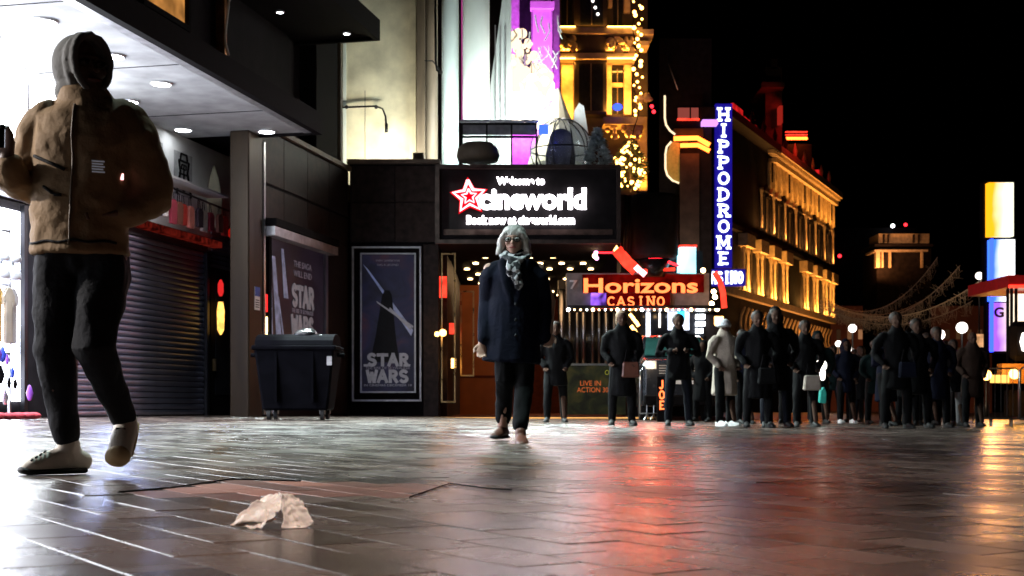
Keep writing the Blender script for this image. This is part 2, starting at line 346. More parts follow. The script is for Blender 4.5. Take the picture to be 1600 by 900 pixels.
# orange lit window high on the wall
b = MB(FL); b.box(7.9, 9.4, -.28, -.2, 7.0, 8.9); wn = b.build('window', glow('orange lit window', (1, .42, .1), .55, .5, 2), shop)
b = MB(FL); b.box(7.82, 7.9, -.28, -.12, 6.9, 9); b.box(9.4, 9.48, -.28, -.12, 6.9, 9); b.box(7.9, 9.4, -.28, -.12, 6.9, 7); b.build('frame', M['black'], wn)
b = MB(FL); b.box(6.4, 6.5, -.28, -.1, 6.6, 12); b.build('copper_strip', mat('copper strip', (.6, .25, .08), .35, metal=.7), shop)
cab = MB(); cab.path([W(360, -30, 23.4), W(357, 10, 23.4), W(352, 55, 23.4), W(352, 66, 23.4), W(357, 86, 23.3)], .022, 6)
tag(cab.build('cable', M['white'], None, True), 'loose white cable hanging down the dark wall above the canopy', 'cable')
# roller shutter
sh = MB(FL).box(4.5, 9.5, -1.5, -1.42, 3.4, 3.72).build('roller_shutter', M['blackmetal'], shop)
nsl = 30
b = MB(FL); pr = []
b.box(4.62, 9.4, -1.49, -1.44, 0, .085); b.b.verts.ensure_lookup_table()
slm = b.build('slat', M['slat'], sh)
# slat profile: bright rolled lower lip over a darker face, one mesh shared by all slats
bm = bmesh.new(); prof = [(-.05, .0), (-.03, .004), (-.012, .02), (-.004, .045), (-.006, .07), (-.022, .092), (-.05, .1)]
r0 = [bm.verts.new(Vector(FL(4.62, -1.44 + o, z))) for o, z in prof]; r1 = [bm.verts.new(Vector(FL(9.4, -1.44 + o, z))) for o, z in prof]
for i in range(6): bm.faces.new((r0[i], r1[i], r1[i + 1], r0[i + 1])).smooth = True
bm.to_mesh(slm.data); bm.free(); slm.data.transform(Matrix.Translation(-wloc(sh)))
zb = gz(FL(7, -1.44, 0)[0]) + .02
slm.location.z = zb
for k in range(1, nsl):
    o = slm.copy(); C.objects.link(o); o.parent = sh; o.location.z = zb + k * .1105
for t0 in (4.5, 9.4): MB(FL).box(t0, t0 + .1, -1.5, -1.38, 0, 3.4).build('guide_rail', M['blackmetal'], sh)
sh2 = MB(FL).box(3.1, 4.3, -1.49, -1.42, 4.0, 4.1).build('roller_shutter', M['blackmetal'], shop)
for k in range(9):
    o = MB(FL).poly([(3.1, -1.46, 3.15 + k * .095), (4.3, -1.46, 3.15 + k * .095), (4.3, -1.42, 3.2 + k * .095), (3.1, -1.42, 3.2 + k * .095)], (0, 0, .02)).build('slat', M['slat'], sh2)
# door recess between shutter and pillar
d = MB(FL).box(3.1, 4.3, -1.49, -1.45, 0, 3.1).build('door', M['black'], shop)
MB(FL).box(3.3, 4.1, -1.45, -1.44, .5, 2.9).build('glass', M['glass'], d)
MB(FL).box(4.18, 4.22, -1.45, -1.38, 1.0, 1.25).build('handle', M['brass'], d)
b = MB(FL); b.lathe((4.15, -1.3, 1.75), [(.02, 0), (.07, .1), (.08, .5), (.05, .68)], 10)
tag(b.build('reflection', glow('amber lantern', (1, .5, .1), 2.2, .3, 9), None, True), 'narrow glowing amber reflection in the doorway glass beside the shutter', 'reflection')  # reflection in the door glass, modelled as a glowing body
b = MB(FL); b.lathe((4.15, -1.3, 2.55), [(.03, 0), (.06, .08), (.06, .25), (.02, .34)], 10)
tag(b.build('reflection', glow('dim red lantern', (1, .03, .03), .8), None, True), 'dim red reflection glowing above the amber one in the doorway', 'reflection')  # red part of the same glass reflection, also a glowing body
# pillar
b = MB(FL); b.box(5.1, 5.75, -.35, .05, -.2, 5.6); pil = b.build('pillar', M['bronze'], shop, bevel=.02)
MB(FL).box(5.0, 5.08, -.1, .07, .1, 5.5).build('pillar_edge_glint', M['steel'], shop)  # bright reflection along the polished pillar edge, put in as a steel strip
b = MB(FL); b.box(5.25, 5.5, .05, .06, 2.15, 2.6); nt_ = b.build('notice', M['white'], shop)
MB(FL).box(5.26, 5.49, .061, .064, 2.42, 2.6).build('blue_header', mat('blue print', (.05, .12, .5), .5), nt_)
for k in range(4): MB(FL).box(5.29, 5.46, .061, .064, 2.2 + k * .045, 2.215 + k * .045).build('print_line', M['black'], nt_)
b = MB(FL); b.box(4.86, 4.98, .03, .05, 1.55, 2.05); tag(b.build('lamp_and_reflection', glow('yellow strip reflection', (1, .75, .3), 6), None), 'short glowing yellow strip reflection on the wall right of the bronze pillar', 'lamp')  # reflection of a narrow window in the polished pillar, as a glowing strip
b = MB(FL); b.box(4.86, 4.96, .03, .05, 2.15, 2.5); tag(b.build('lamp_and_reflection', glow('red strip reflection', (1, .03, .03), 1.6), None), 'short glowing red strip reflection right above the yellow one', 'lamp')  # red part of the pillar reflection, also a glowing strip
MB(FL).box(10.9, 24, -1.485, -1.44, .35, 3.3).build('shop_glow_panel', glow('added shop interior glow', (.8, .84, 1), 11, .55, 2.2), shop)  # glowing sheet added behind the rack to brighten the ground glare
for t in (10.9, 12.6, 14.4, 16.4, 18.6, 21): MB(FL).box(t - .04, t + .04, -1.44, -1.36, .2, 3.4).build('shop_glow_mullion', M['blackmetal'], shop)
lb = MB(FL).box(9.2, 24, -1.485, -1.42, 3.8, 5.45).build('wall_glow_panel', M['glow_shop'], shop)  # glowing panel added to whiten the wall, soffit and ground
for t in (9.2, 10.8, 13.4, 16.4, 19.4, 22.4): MB(FL).box(t - .03, t + .03, -1.42, -1.38, 3.8, 5.45).build('glow_panel_joint', M['alu'], lb)
MB(FL).box(9.16, 24, -1.485, -1.36, 3.74, 3.8).build('glow_panel_edge', M['alu'], lb)
# wall prints: crest outlines (plain generic shapes)
def crest(t, z, w, h, label):
    r = thing('wall_print', FL(t, -1.47, z), label, 'wall print')
    MB(FL).box(t - w / 2, t + w / 2, -1.488, -1.478, z, z + h).build('board', mat('grey print board', (.4, .4, .41), .6), r)
    def ln(pts, th=.03):
        b = MB(FL)
        for p, q in zip(pts, pts[1:]): b.chain([((t + p[0] * w, -1.465, z + p[1] * h), th / 2), ((t + q[0] * w, -1.465, z + q[1] * h), th / 2)], 6, False)
        b.build('emblem_line', M['black'], r)
    ln([(-.4, .02), (-.2, .55), (-.28, .8), (.28, .8), (.2, .55), (.4, .02)], .045)
    ln([(-.2, .8), (-.16, .97), (.16, .97), (.2, .8)], .04); ln([(-.3, .3), (0, .12), (.3, .3)], .045); ln([(-.25, .5), (.25, .5)], .035); ln([(0, .15), (0, .7)], .03)
    ln([(-.12, .62), (.12, .62), (.12, .72), (-.12, .72), (-.12, .62)], .03)
crest(5.45, 4.42, .75, .85, 'grey board with black crest emblem on the white wall above the shutter')
crest(6.5, 4.75, .42, .55, 'smaller grey board with crest emblem left of the big crest board')
# hanging goods above the shutter
rail = MB(FL).path([(4.2, -1.1, 4.3), (8.2, -1.1, 4.42)], .02); tag(rail.build('display_rail', M['blackmetal'], None, True), 'thin black display rail above the grey shutter', 'rail')
cols = [('red fabric', (.6, .05, .04)), ('brown leather', (.2, .07, .05)), ('wine fabric', (.3, .03, .05)), ('pale fabric', (.7, .62, .58)), ('dark fabric', (.05, .03, .04)), ('rose fabric', (.65, .2, .16))]
for k in range(13):
    t = 4.5 + k * .28; m = mat(*cols[k % 6]) if k < 6 else bpy.data.materials[cols[k % 6][0]]
    hh = .42 + .12 * random.random(); o = -1.1 + random.uniform(-.04, .04); zt = 4.22
    r = thing('bag', FL(t, o, zt - hh), ['red souvenir bag', 'brown leather bag', 'wine coloured bag', 'pale cloth bag', 'dark cloth bag', 'rose coloured bag'][k % 6] + ', %s from the right in the row under the display rail' % ('first', 'second', 'third', 'fourth', 'fifth', 'sixth', 'seventh', 'eighth', 'ninth', 'tenth', 'eleventh', 'twelfth', 'thirteenth')[k], 'bag', 'souvenir bags hung above the shutter')
    b = MB(FL); b.poly([(t - .1, o, zt - hh), (t + .1, o, zt - hh), (t + .12, o, zt - .15), (t + .06, o, zt - .08), (t - .06, o, zt - .08), (t - .12, o, zt - .15)], Vector(N1) * .07); b.build('pouch', m, r, bevel=.008)
    b = MB(FL); b.path([(t - .05, o + .03, zt - .1), (t - .03, o + .02, zt + .08), (t + .03, o + .02, zt + .08), (t + .05, o + .03, zt - .1)], .008, 5); b.build('strap', M['black'], r)
tag(MB(FL).box(4.5, 8.3, -1.3, -1.1, 3.5, 3.62).build('display_shelf', glow('red display light', (1, .07, .04), .06, .8, 9), None), 'red lit display shelf under the hanging souvenir bags', 'shelf')
b = MB(FL); b.ball((3.9, -1, 3.98), .17, .1, .17, 14, 10).ball((4.12, -1.02, 3.85), .13, .08, .13, 14, 10); b.chain([((4.0, -1, 3.9), .15, .08), ((3.95, -1, 3.55), .05, .03)], 12)
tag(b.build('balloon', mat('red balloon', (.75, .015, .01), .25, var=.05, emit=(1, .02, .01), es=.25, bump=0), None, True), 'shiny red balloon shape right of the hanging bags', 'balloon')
b = MB(FL); b.chain([((4.35, -1.35, 3.95), .15, .02), ((4.35, -1.35, 4.5), .17, .02), ((4.35, -1.35, 4.95), .1, .02), ((4.35, -1.35, 5.2), .02, .02)], 14)
tag(b.build('wall_light_cone', M['cream'], None, True), 'pale rounded cone of light, modelled as a panel, at the right end of the white wall', 'sign')  # cone of light on the wall end, shaped as a cream panel
b = MB(FL); b.box(4.5, 8.0, -1.42, -.95, 4.52, 4.56); tag(b.build('light_shelf', M['white'], None), 'white glowing ledge running above the display rail', 'shelf')
# nearer shop fronts, lit
for k in range(3):
    t0 = 24.3 + k * 2.6
    wn = MB(FL).box(t0, t0 + 2.3, -1.48, -1.4, .5, 3.3).build('window', M['glow_front'], shop)
    b = MB(FL); b.box(t0 - .12, t0, -1.5, -1.3, .3, 3.4); b.box(t0 + 2.3, t0 + 2.42, -1.5, -1.3, .3, 3.4); b.box(t0, t0 + 2.3, -1.5, -1.3, .3, .5); b.box(t0, t0 + 2.3, -1.5, -1.3, 3.3, 3.4); b.build('frame', M['blackmetal'], wn)

# ---- souvenir rack at the frame's left edge
rk = thing('souvenir_rack', FL(13.9, -.2, gz(-7)), 'crowded souvenir clothes rack under bright light at left', 'rack')
b = MB(FL)
for t in (12.9, 15.6): b.path([(t, -.3, 0), (t, -.3, 2.75)], .025)
for z in (1.0, 1.95, 2.35, 2.7): b.path([(12.9, -.3, z), (15.6, -.3, z)], .02)
b.build('rail_frame', M['steel'], rk)
fab = [('white jersey', (.85, .85, .85)), ('orange jersey', (.75, .25, .05)), ('ivory jersey', (.8, .72, .55)), ('scarlet jersey', (.6, .05, .04)), ('navy jersey', (.05, .06, .25)), ('yellow jersey', (.8, .55, .15))]
fm = [mat(*f, scale=3) for f in fab]
words_ = ['white', 'orange', 'ivory', 'scarlet', 'navy blue', 'yellow']
for k, fi in enumerate((0, 2, 5, 1, 0, 3, 2, 4)):
    t = 12.98 + k * .17; o = -.22 + .05 * (k % 2)
    r = thing('shirt', FL(t, o, 1.0), words_[fi] + ' souvenir shirt, %s from the right post of the rack' % ('first', 'second', 'third', 'fourth', 'fifth', 'sixth', 'seventh', 'eighth')[k], 'shirt', 'souvenir shirts on the rack')
    b = MB(FL); z = 1.9
    b.poly([(t - .07, o, z - .75), (t + .09, o, z - .78), (t + .08, o, z - .2), (t + .12, o, z - .25), (t + .13, o, z - .12), (t + .04, o, z), (t - .04, o, z), (t - .13, o, z - .12), (t - .11, o, z - .25), (t - .07, o, z - .2)], N1 * .05); b.build('cloth', fm[fi], r, bevel=.01)
    b = MB(FL); b.path([(t - .1, o + .02, z - .07), (t, o + .02, z + .05), (t + .1, o + .02, z - .07)], .008, 5); b.build('hanger', M['steel'], r)
for k in range(7):
    t = 12.98 + (k % 4) * .26; z = 2.0 + .24 * (k // 4) + .02; o = -.2
    b = MB(FL); b.lathe((t, o, z), [(.1, 0), (.12, .03), (.115, .1), (.07, .17), (.02, .2)], 12).ball((t, o, z + .22), .035, u=8, v=6)
    tag(b.build('bobble_hat', M['snow'], None, True), 'white knitted bobble hat, %s from the right in the %s row on the clothes rack' % (('first', 'second', 'third', 'fourth')[k % 4], 'upper' if k > 3 else 'lower'), 'hat', 'white bobble hats on the rack')
tc_ = [mat('blue trinket', (.05, .1, .6), .3), mat('violet trinket', (.3, .1, .6), .3), mat('silver trinket', (.6, .6, .65), .25, metal=.8), mat('crimson trinket', (.6, .05, .1), .3), M['black']]
for k in range(26):
    t = 12.95 + random.random() * 1.3; z = .3 + .62 * random.random(); o = -.1 + .2 * random.random(); s = .03 + .035 * random.random()
    b = MB(FL); b.chain([((t, o, z), s * .6, s * .5), ((t, o, z + s * 1.5), s, s * .7), ((t, o, z + s * 3.4), s * .4, s * .3)], 8)
    tag(b.build('keepsake', tc_[k % 5], None, True), 'tiny glossy keepsake hanging low on the souvenir rack', 'keepsake', 'keepsakes hanging under the shirts')
b = MB(FL)
for k in range(14): b.ball((12.9 + k * .12, .05 + .1 * random.random(), .02 + gz(-7) + .04), .1, .1, .05, 8, 6)
tag(b.build('cloth_heap', mat('crimson cloth', (.5, .06, .08), .8, bump=.5), None, True), 'crumpled crimson cloth lying at the foot of the souvenir rack', 'cloth')
a = FL(14.6, .6, 2.9); ml = FL(25.6, 1.0, 3.6); spot('shop_lamp', ml, (-1.9, 4.95, 1.2), 3600, (1, .95, .9), 34, .15, .8)
spot('rack_lamp', (a[0], a[1], 3.2), FL(13.6, -.3, 1.3), 260, (.85, .9, 1), 100, .1)
a = FL(14.5, .3, 1.0); point('rack_strip', a, 14, (.15, .2, 1), .1); point('rack_strip', FL(10.2, -.2, 2.2), 70, (.45, .55, 1), .15)

# ================================================================= CINEMA
cin = thing('cinema', (-2.8, 30.5, gz(-2.8)), 'dark granite cinema with lit marquee, poster case and warm lobby', 'cinema')
# wall B (towards camera) and wall C (facing)
MB(FL).box(0, 5.1, -.4, -.03, -.2, 5.85).build('side_wall', M['charcoal'], cin)
ts = [0.03, 1.3, 2.6, 3.9, 5.08]
for i in range(4):
    for z0, z1 in ((4.75, 5.8), (4.05, 4.7)):
        MB(FL).box(ts[i] + .008, ts[i + 1] - .008, -.03, -.002 - .004 * random.random(), z0, z1 - .015).build('granite_panel', M['granite2' if i % 2 else 'granite'], cin, bevel=.004)
MB(FL).box(4.85, 5.07, -.03, 0, .1, 4.03).build('granite_panel', M['granite'], cin); MB(FL).box(.03, 1.35, -.03, 0, .1, 4.03).build('granite_panel', M['granite'], cin)
MB(FL).box(-.05, 5.1, -.4, .06, 5.83, 5.93).build('coping', M['brownpost'], cin)
MB().box(-3.84, -1.74, 30.33, 31, -.2, 6.0).build('front_wall', M['charcoal'], cin)
for x0, x1 in ((-3.8, -2.78), (-2.76, -1.76)):
    for z0, z1 in ((5.1, 5.95), (4.15, 5.08)):
        MB().box(x0, x1, 30.302 + .004 * random.random(), 30.33, z0, z1).build('granite_panel', M['granite' if x0 < -3 else 'granite2'], cin, bevel=.004)
MB().box(-3.84, -1.74, 30.3, 30.33, .05, .36).build('plinth', M['black'], cin)
MB().box(-3.9, -1.7, 30.22, 31, 6.0, 6.1).build('coping', M['brownpost'], cin)
MB().box(-2.1, -1.72, 30.2, 30.6, -.2, 4.1).build('corner_pillar', M['granite'], cin, bevel=.02)
# roller box and banner
b = MB(FL); b.box(1.45, 5.0, 0, .3, 3.86, 4.0); b.build('banner_box', M['black'], cin)
b = MB(FL); b.box(1.45, 5.0, .02, .27, 3.66, 3.84); b.build('banner_box_face', M['alu'], cin)
def print_mat(name, c0, c1, c2, s=.8):
    m = bpy.data.materials.new(name); m.use_nodes = True; nt = m.node_tree; n = nt.nodes; L = nt.links; bs = n['Principled BSDF']
    tc = n.new('ShaderNodeTexCoord'); nz = n.new('ShaderNodeTexNoise'); nz.inputs['Scale'].default_value = s; nz.inputs['Detail'].default_value = 7; nz.inputs['Distortion'].default_value = .8
    cr = n.new('ShaderNodeValToRGB'); e = cr.color_ramp.elements; e[0].position = .36; e[0].color = (*c0, 1); e[1].position = .68; e[1].color = (*c2, 1); k = e.new(.52); k.color = (*c1, 1)
    L.new(tc.outputs['Object'], nz.inputs['Vector']); L.new(nz.outputs[0], cr.inputs[0]); L.new(cr.outputs[0], bs.inputs['Base Color']); L.new(cr.outputs[0], bs.inputs['Emission Color'])
    bs.inputs['Emission Strength'].default_value = .2; bs.inputs['Roughness'].default_value = .35; return m
M['posterprint'] = print_mat('night blue poster print', (.004, .003, .01), (.014, .014, .05), (.07, .022, .035), 1.0)
M['bannerprint'] = print_mat('dark violet banner print', (.006, .004, .009), (.014, .01, .024), (.035, .028, .05), .8)
M['printgrey'] = mat('pale grey print', (.32, .32, .35), .5, bump=0, emit=(.6, .6, .7), es=.11)
M['printdim'] = mat('dim grey print', (.25, .24, .27), .5, bump=0, emit=(.5, .45, .6), es=.09)
M['beam'] = mat('pale blue print streak', (.3, .34, .5), .5, bump=0, var=.5, scale=5, emit=(.4, .45, .7), es=.14)
bn = MB(FL).box(1.75, 4.72, .02, .04, .7, 3.66).build('banner', M['bannerprint'], cin)
for t0 in (1.6, 4.74): MB(FL).box(t0, t0 + .12, 0, .09, .2, 3.66).build('banner_frame', M['steel' if t0 < 2 else 'black'], cin)
def bword(s, t, z, w, h, th, m, parent): word(s, FL(t, .045, z), w, h, th, M[m], parent, D1, .01, 0, .95)
bword('STAR', 3.0, 2.6, 1.25, .42, .11, 'printgrey', bn); bword('WARS', 3.0, 1.95, 1.25, .42, .11, 'printgrey', bn)
text('lettering', 'THE SAGA', FL(3.0, .045, 3.27), 1.0, .13, M['printdim'], bn, .006, D1); text('lettering', 'WILL END', FL(3.0, .045, 3.07), 1.0, .13, M['printdim'], bn, .006, D1)
text('lettering', 'THE RISE OF SKYWALKER', FL(3.0, .045, 2.28), 1.2, .09, M['printdim'], bn, .006, D1)
for a_, c_, w_ in (((4.55, 3.3), (4.15, .9), .16), ((4.3, 2.5), (3.75, .8), .05), ((4.66, 2.7), (4.6, 1.0), .05), ((4.1, 3.5), (3.9, 2.5), .12)):
    MB(FL).poly([(a_[0] + w_ / 2, .043, a_[1]), (a_[0] - w_ / 2, .043, a_[1]), (c_[0] - w_, .043, c_[1]), (c_[0] + w_, .043, c_[1])], N1 * .003).build('print_streak', M['beam'], bn)
# poster case
case = thing('poster_case', (-2.95, 30.2, .4), 'tall framed film poster on the dark wall facing the square', 'poster case')
def frame(name, x0, x1, z0, z1, y, th, dp, m, parent):
    b = MB(); b.box(x0, x0 + th, y - dp, y, z0, z1); b.box(x1 - th, x1, y - dp, y, z0, z1); b.box(x0 + th, x1 - th, y - dp, y, z0, z0 + th); b.box(x0 + th, x1 - th, y - dp, y, z1 - th, z1)
    return b.build(name, m, parent)
frame('outer_frame', -3.77, -2.14, .38, 4.03, 30.3, .04, .16, M['alu'], case); frame('inner_frame', -3.58, -2.27, .58, 3.88, 30.28, .035, .1, M['alu'], case)
MB().box(-3.73, -2.18, 30.22, 30.29, .42, 3.99).build('backing', M['black'], case)
pp = MB().box(-3.54, -2.31, 30.205, 30.218, .62, 3.84).build('poster', M['posterprint'], case)
yp = 30.2
def quad(name, p, m, parent, d=.003): return MB().poly([(x, yp - (0 if d < .004 else .004), z) for x, z in p], (0, -d, 0)).build(name, m, parent)
quad('print_streak', [(-3.52, 3.62), (-3.4, 3.5), (-2.38, 1.92), (-2.33, 2.06)], M['beam'], pp)
quad('print_streak', [(-3.2, 2.75), (-3.18, 2.7), (-2.33, 2.1), (-2.33, 2.16)], M['printgrey'], pp, .005)
quad('print_streak', [(-2.36, 2.1), (-2.4, 2.06), (-2.9, 2.55), (-2.88, 2.6)], M['printgrey'], pp, .006)
b = MB(); b.chain([((-3.0, yp - .005, 1.3), .35, .004), ((-2.98, yp - .005, 1.9), .24, .004), ((-2.96, yp - .005, 2.45), .17, .004), ((-2.95, yp - .005, 2.85), .12, .004), ((-2.95, yp - .005, 3.0), .06, .003)], 14, False); b.build('print_shape', mat('dark print shape', (.008, .008, .012), .6), pp)
word('STAR', (-2.93, yp - .004, 1.36), 1.0, .27, .075, M['printgrey'], pp, (1, 0, 0), .006, 0, .95); word('WARS', (-2.93, yp - .004, .97), 1.0, .27, .075, M['printgrey'], pp, (1, 0, 0), .006, 0, .95)
for x0, x1 in ((-3.5, -3.3), (-2.56, -2.4)): MB().box(x0, x1, yp - .012, yp - .004, 1.2, 1.255).build('logo_tail', M['printgrey'], pp)
text('lettering', 'THE RISE OF SKYWALKER', (-2.93, yp, 1.165), 1.05, .06, M['printdim'], pp, .004)
text('lettering', 'IN CINEMAS DECEMBER 19', (-2.93, yp, .76), 1.12, .05, M['printgrey'], pp, .004)
text('lettering', 'EVERY GENERATION', (-2.93, yp, 3.7), .55, .045, M['printdim'], pp, .004); text('lettering', 'HAS A LEGEND', (-2.93, yp, 3.6), .5, .045, M['printdim'], pp, .004)
# upper wall B and second canopy, dark corner column
up = thing('upper_storey', FL(3, -.4, 5.95), 'dark upper storey with black canopy and two small lamps over the cinema side', 'building')
MB(FL).box(2.2, 14, -.6, -.35, 5.96, 15).build('wall', M['softblack'], up)
for t in (3.2, 4.6, 6.0): MB(FL).box(t, t + .03, -.35, -.32, 5.96, 8.2).build('panel_joint', M['black'], up)
b = MB(FL); b.box(2.5, 16, -.35, 1.5, 8.22, 8.3); b.box(2.4, 16, 1.45, 1.58, 8.15, 8.6); b.box(2.4, 2.5, -.35, 1.45, 8.15, 8.6); b.build('canopy', M['black'], up)
b = MB(FL); b.box(.75, 2.1, -.5, 0, 5.96, 15); b.build('corner_column', M['black'], up, bevel=.02)
MB(FL).box(.5, .6, -.3, .02, 5.96, 15).build('drain_strip', M['brownpost'], up)
for t, o in ((2.9, 1.0), (4.6, .2)): downlight(t, o, 8.22, up, .07)
spot('upper_lamp', FL(2.9, 1.0, 8.1), FL(5.5, 5.5, 0), 13000, (.82, 1, .97), 78, .05, 1); spot('upper_lamp', FL(7, 1.0, 8.1), FL(10, 5.5, 0), 13000, (.82, 1, .97), 78, .05, 1)
# cream building behind
cr_ = thing('cream_building', (-2.7, 33, 6), 'cream stained rendered wall with brown corner posts above the cinema', 'building')
MB().box(-4.5, -2.4, 32.6, 36, 5.9, 16).build('wall', M['cream'], cr_)
MB().box(-4.3, -4.22, 32.57, 32.6, 6, 16).build('drain_strip', M['paleslab'], cr_)
MB().box(-3.75, -3.735, 32.592, 32.6, 6, 8.3).build('joint', M['brownpost'], cr_)
MB().box(-2.6, -2.44, 32.5, 32.598, 5.9, 16).build('edge_trim', M['cream'], cr_)
MB().box(-2.4, -2.2, 32.3, 34, 5.9, 16).build('corner_post', M['brownpost'], cr_)
b = MB(); b.lathe((-2.05, 32.6, 5.9), [(.16, 0), (.16, 10)], 16); b.build('corner_post', M['brownpost'], cr_, True)
b = MB(); b.path([(-4.4, 32.5, 7.85), (-3.45, 32.45, 7.87), (-3.28, 32.43, 7.8), (-3.2, 32.42, 7.6), (-3.18, 32.42, 7.25)], .025, 8); b.path([(-3.18, 32.42, 7.42), (-3.18, 32.42, 7.2)], .04, 8)
for x in (-4.2, -3.45): b.ball((x, 32.5, 7.86), .05)
tag(b.build('wall_pipe', M['blackmetal'], None, True), 'thin dark pipe bending down on the cream wall', 'pipe')
area('cream_wash', (-3.0, 31.4, 6.2), (-3.0, 32.9, 8.4), 1.6, .3, 95, (1, .93, .72))
b = MB(); b.path([W(680, -20, 32), W(681, 95, 32), W(683, 110, 32), W(690, 114, 31.9)], .03, 6); b.path([W(664, 95, 32), W(676, 95, 31.9), W(690, 112, 31.7)], .015, 6)
tag(b.build('drain_pipe', M['blackmetal'], None, True), 'dark drain pipe with small bracket between the posts and pale columns', 'pipe')
b = MB(); b.box(-2.42, -2.15, 31.2, 31.6, 6.1, 6.45); tag(b.build('roof_box', M['brownpost'], None, bevel=.02), 'small brown box on the parapet by the corner post', 'box')

# marquee
mq = thing('marquee', (.35, 28, 3.85), 'black cinema marquee with glowing star and white lettering', 'marquee')
MB().box(-1.66, 2.36, 28.06, 32, 3.9, 5.5).build('body', M['black'], mq)
frame('edge_frame', -1.68, 2.38, 3.82, 5.55, 28.06, .09, .08, M['granite'], mq)
MB().box(2.362, 2.39, 28.1, 31.9, 4.0, 5.45).build('side_cladding', M['granite'], mq)
for y in (28.5, 29.2, 29.9, 30.6): MB().box(2.392, 2.42, y, y + .05, 4.0, 5.45).build('cladding_rib', M['steel'], mq)
MB().box(-1.5, 2.2, 28.03, 28.06, 4.02, 4.14).build('sill_band', M['granite2'], mq)
ym = 27.98
def mtext(s, px0, px1, py0, py1, m, bold, d=.05):
    a, c = W(px0, py1, ym), W(px1, py0, ym); return text('lettering', s, ((a.x + c.x) / 2, ym, (a.z + c.z) / 2), c.x - a.x, c.z - a.z, M[m], mq, d, (1, 0, 0), bold)
mtext('Welcome to', 776, 851, 277, 289, 'glow_letter', .05); mtext('cineworld', 749, 916, 294, 328, 'glow_letter', .04); mtext('Book now at cineworld.com', 729, 898, 337, 351, 'glow_letter', .05)
def star(r_out, r_in, cx, cz): return [(cx + (r_out if k % 2 == 0 else r_in) * math.sin(k * PI / 5 - .08), cz + (r_out if k % 2 == 0 else r_in) * math.cos(k * PI / 5 - .08)) for k in range(10)]
sc_ = W(733, 307, ym)
o1 = star(.36, .17, sc_.x, sc_.z)
b = MB(); b.path([(x, ym, z) for x, z in o1 + o1[:1]], .034, 6); b.build('star_tube', M['glow_pink'], mq)
o2 = star(.17, .08, sc_.x, sc_.z); b = MB(); b.path([(x, ym, z) for x, z in o2 + o2[:1]], .02, 6); b.build('star_tube', M['glow_pink'], mq)
b = MB(); b.poly([(x, ym + .05, z) for x, z in star(.44, .23, sc_.x, sc_.z)], (0, .015, 0)); b.build('star_plate', glow('red star plate', (1, .0, .01), 1.1), mq)
point('star_halo', (sc_.x, 27.8, sc_.z), 4, (1, .03, .03), .1)
area('marquee_spill', (.35, 27.9, 4.75), (.35, 10, 0), 3, 1, 90, (1, .86, .95))
# lobby
lob = thing('cinema_lobby', (.5, 30, gz(.5)), 'warm orange cinema lobby under the marquee with rows of ceiling lights', 'lobby')
MB().box(-1.7, 2.4, 30.9, 44, 3.95, 4.1).build('ceiling', M['black'], lob)
MB().box(-1.75, 3.6, 43.9, 44.2, -.1, 4).build('back_wall', M['redbrown'], lob)
MB().box(-1.72, 5, 28.3, 44, -.12, .02).build('floor', M['redbrown'], lob)
MB().box(-1.7, -1.55, 30.6, 44, 0, 3.95).build('side_wall', M['granite2'], lob)
op = MB().box(-1.35, -.35, 33.2, 33.4, .05, 3.4).build('orange_wall', M['orangewall'], lob)
MB().box(-.35, -.25, 33.1, 33.45, .05, 3.5).build('orange_wall_trim', M['brass'], lob)
MB().box(-1.34, -.36, 33.18, 33.2, 1.0, 1.06).build('dado_rail', M['redbrown'], lob)
thr = MB().box(-1.7, 3.2, 28.2, 28.3, gz(0) - .02, .03).build('threshold', M['brass'], lob)
MB().box(-1.7, 3.1, 28.19, 28.2, 0, .018).build('threshold_light', glow('threshold strip', (1, .5, .15), 1.6), lob)
for x0, x1, z0, z1, y in ((-1.66, -1.32, .35, 3.85, 30.0), (-1.27, -.93, 1.0, 3.1, 31.5)):
    f = frame('door_frame', x0, x1, z0, z1, y, .035, .06, M['brass'], lob)
rng = random.Random(3)
for iy in range(9):
    for ix in range(7):
        x = -1.2 + ix * .55 + (.27 if iy % 2 else 0); y = 31.4 + iy * 1.35
        if x > 2.2 or rng.random() < .35: continue
        b = MB(); b.lathe((x, y, 3.9), [(.07, 0), (.07, .03), (.03, .04)], 10); b.build('ceiling_light', M['glow_warm'], lob, True)
for y in (31.5, 35, 39): area('lobby_lamp', (.6, y, 3.8), (.6, y, 0), 3, 2, 26, (1, .55, .25))
lights_ = [(683, 522, .06), (692, 520, .085)]
for px, py, r in lights_:
    p = W(px, py, 29.6); b = MB(); b.ball(tuple(p), r); tag(b.build('bulb', M['glow_amber'], None, True), 'round bright bulb of the pair left of the lobby door' if r < .07 else 'bigger round bulb of the pair left of the lobby door', 'bulb')
    point('bulb_light', (p.x, p.y - .3, p.z), 1.5, (1, .6, .3), .08)
# lit red and amber advert in the left frame of the lobby
for px0, px1, py0, py1, m, lab in ((686, 698, 432, 465, 'glow_red2', 'small red lit advert panel inside the left brass frame'), (705, 712, 560, 575, 'glow_amber', 'tiny amber lit label low in the brass frame'), (702, 712, 505, 522, 'glow_red2', 'tiny red lit panel in the middle of the second brass frame')):
    a, c = W(px0, py1, 30.3), W(px1, py0, 30.3)
    tag(MB().box(a.x, c.x, 30.28, 30.34, a.z, c.z).build('lit_advert', M[m], None), lab, 'advert')
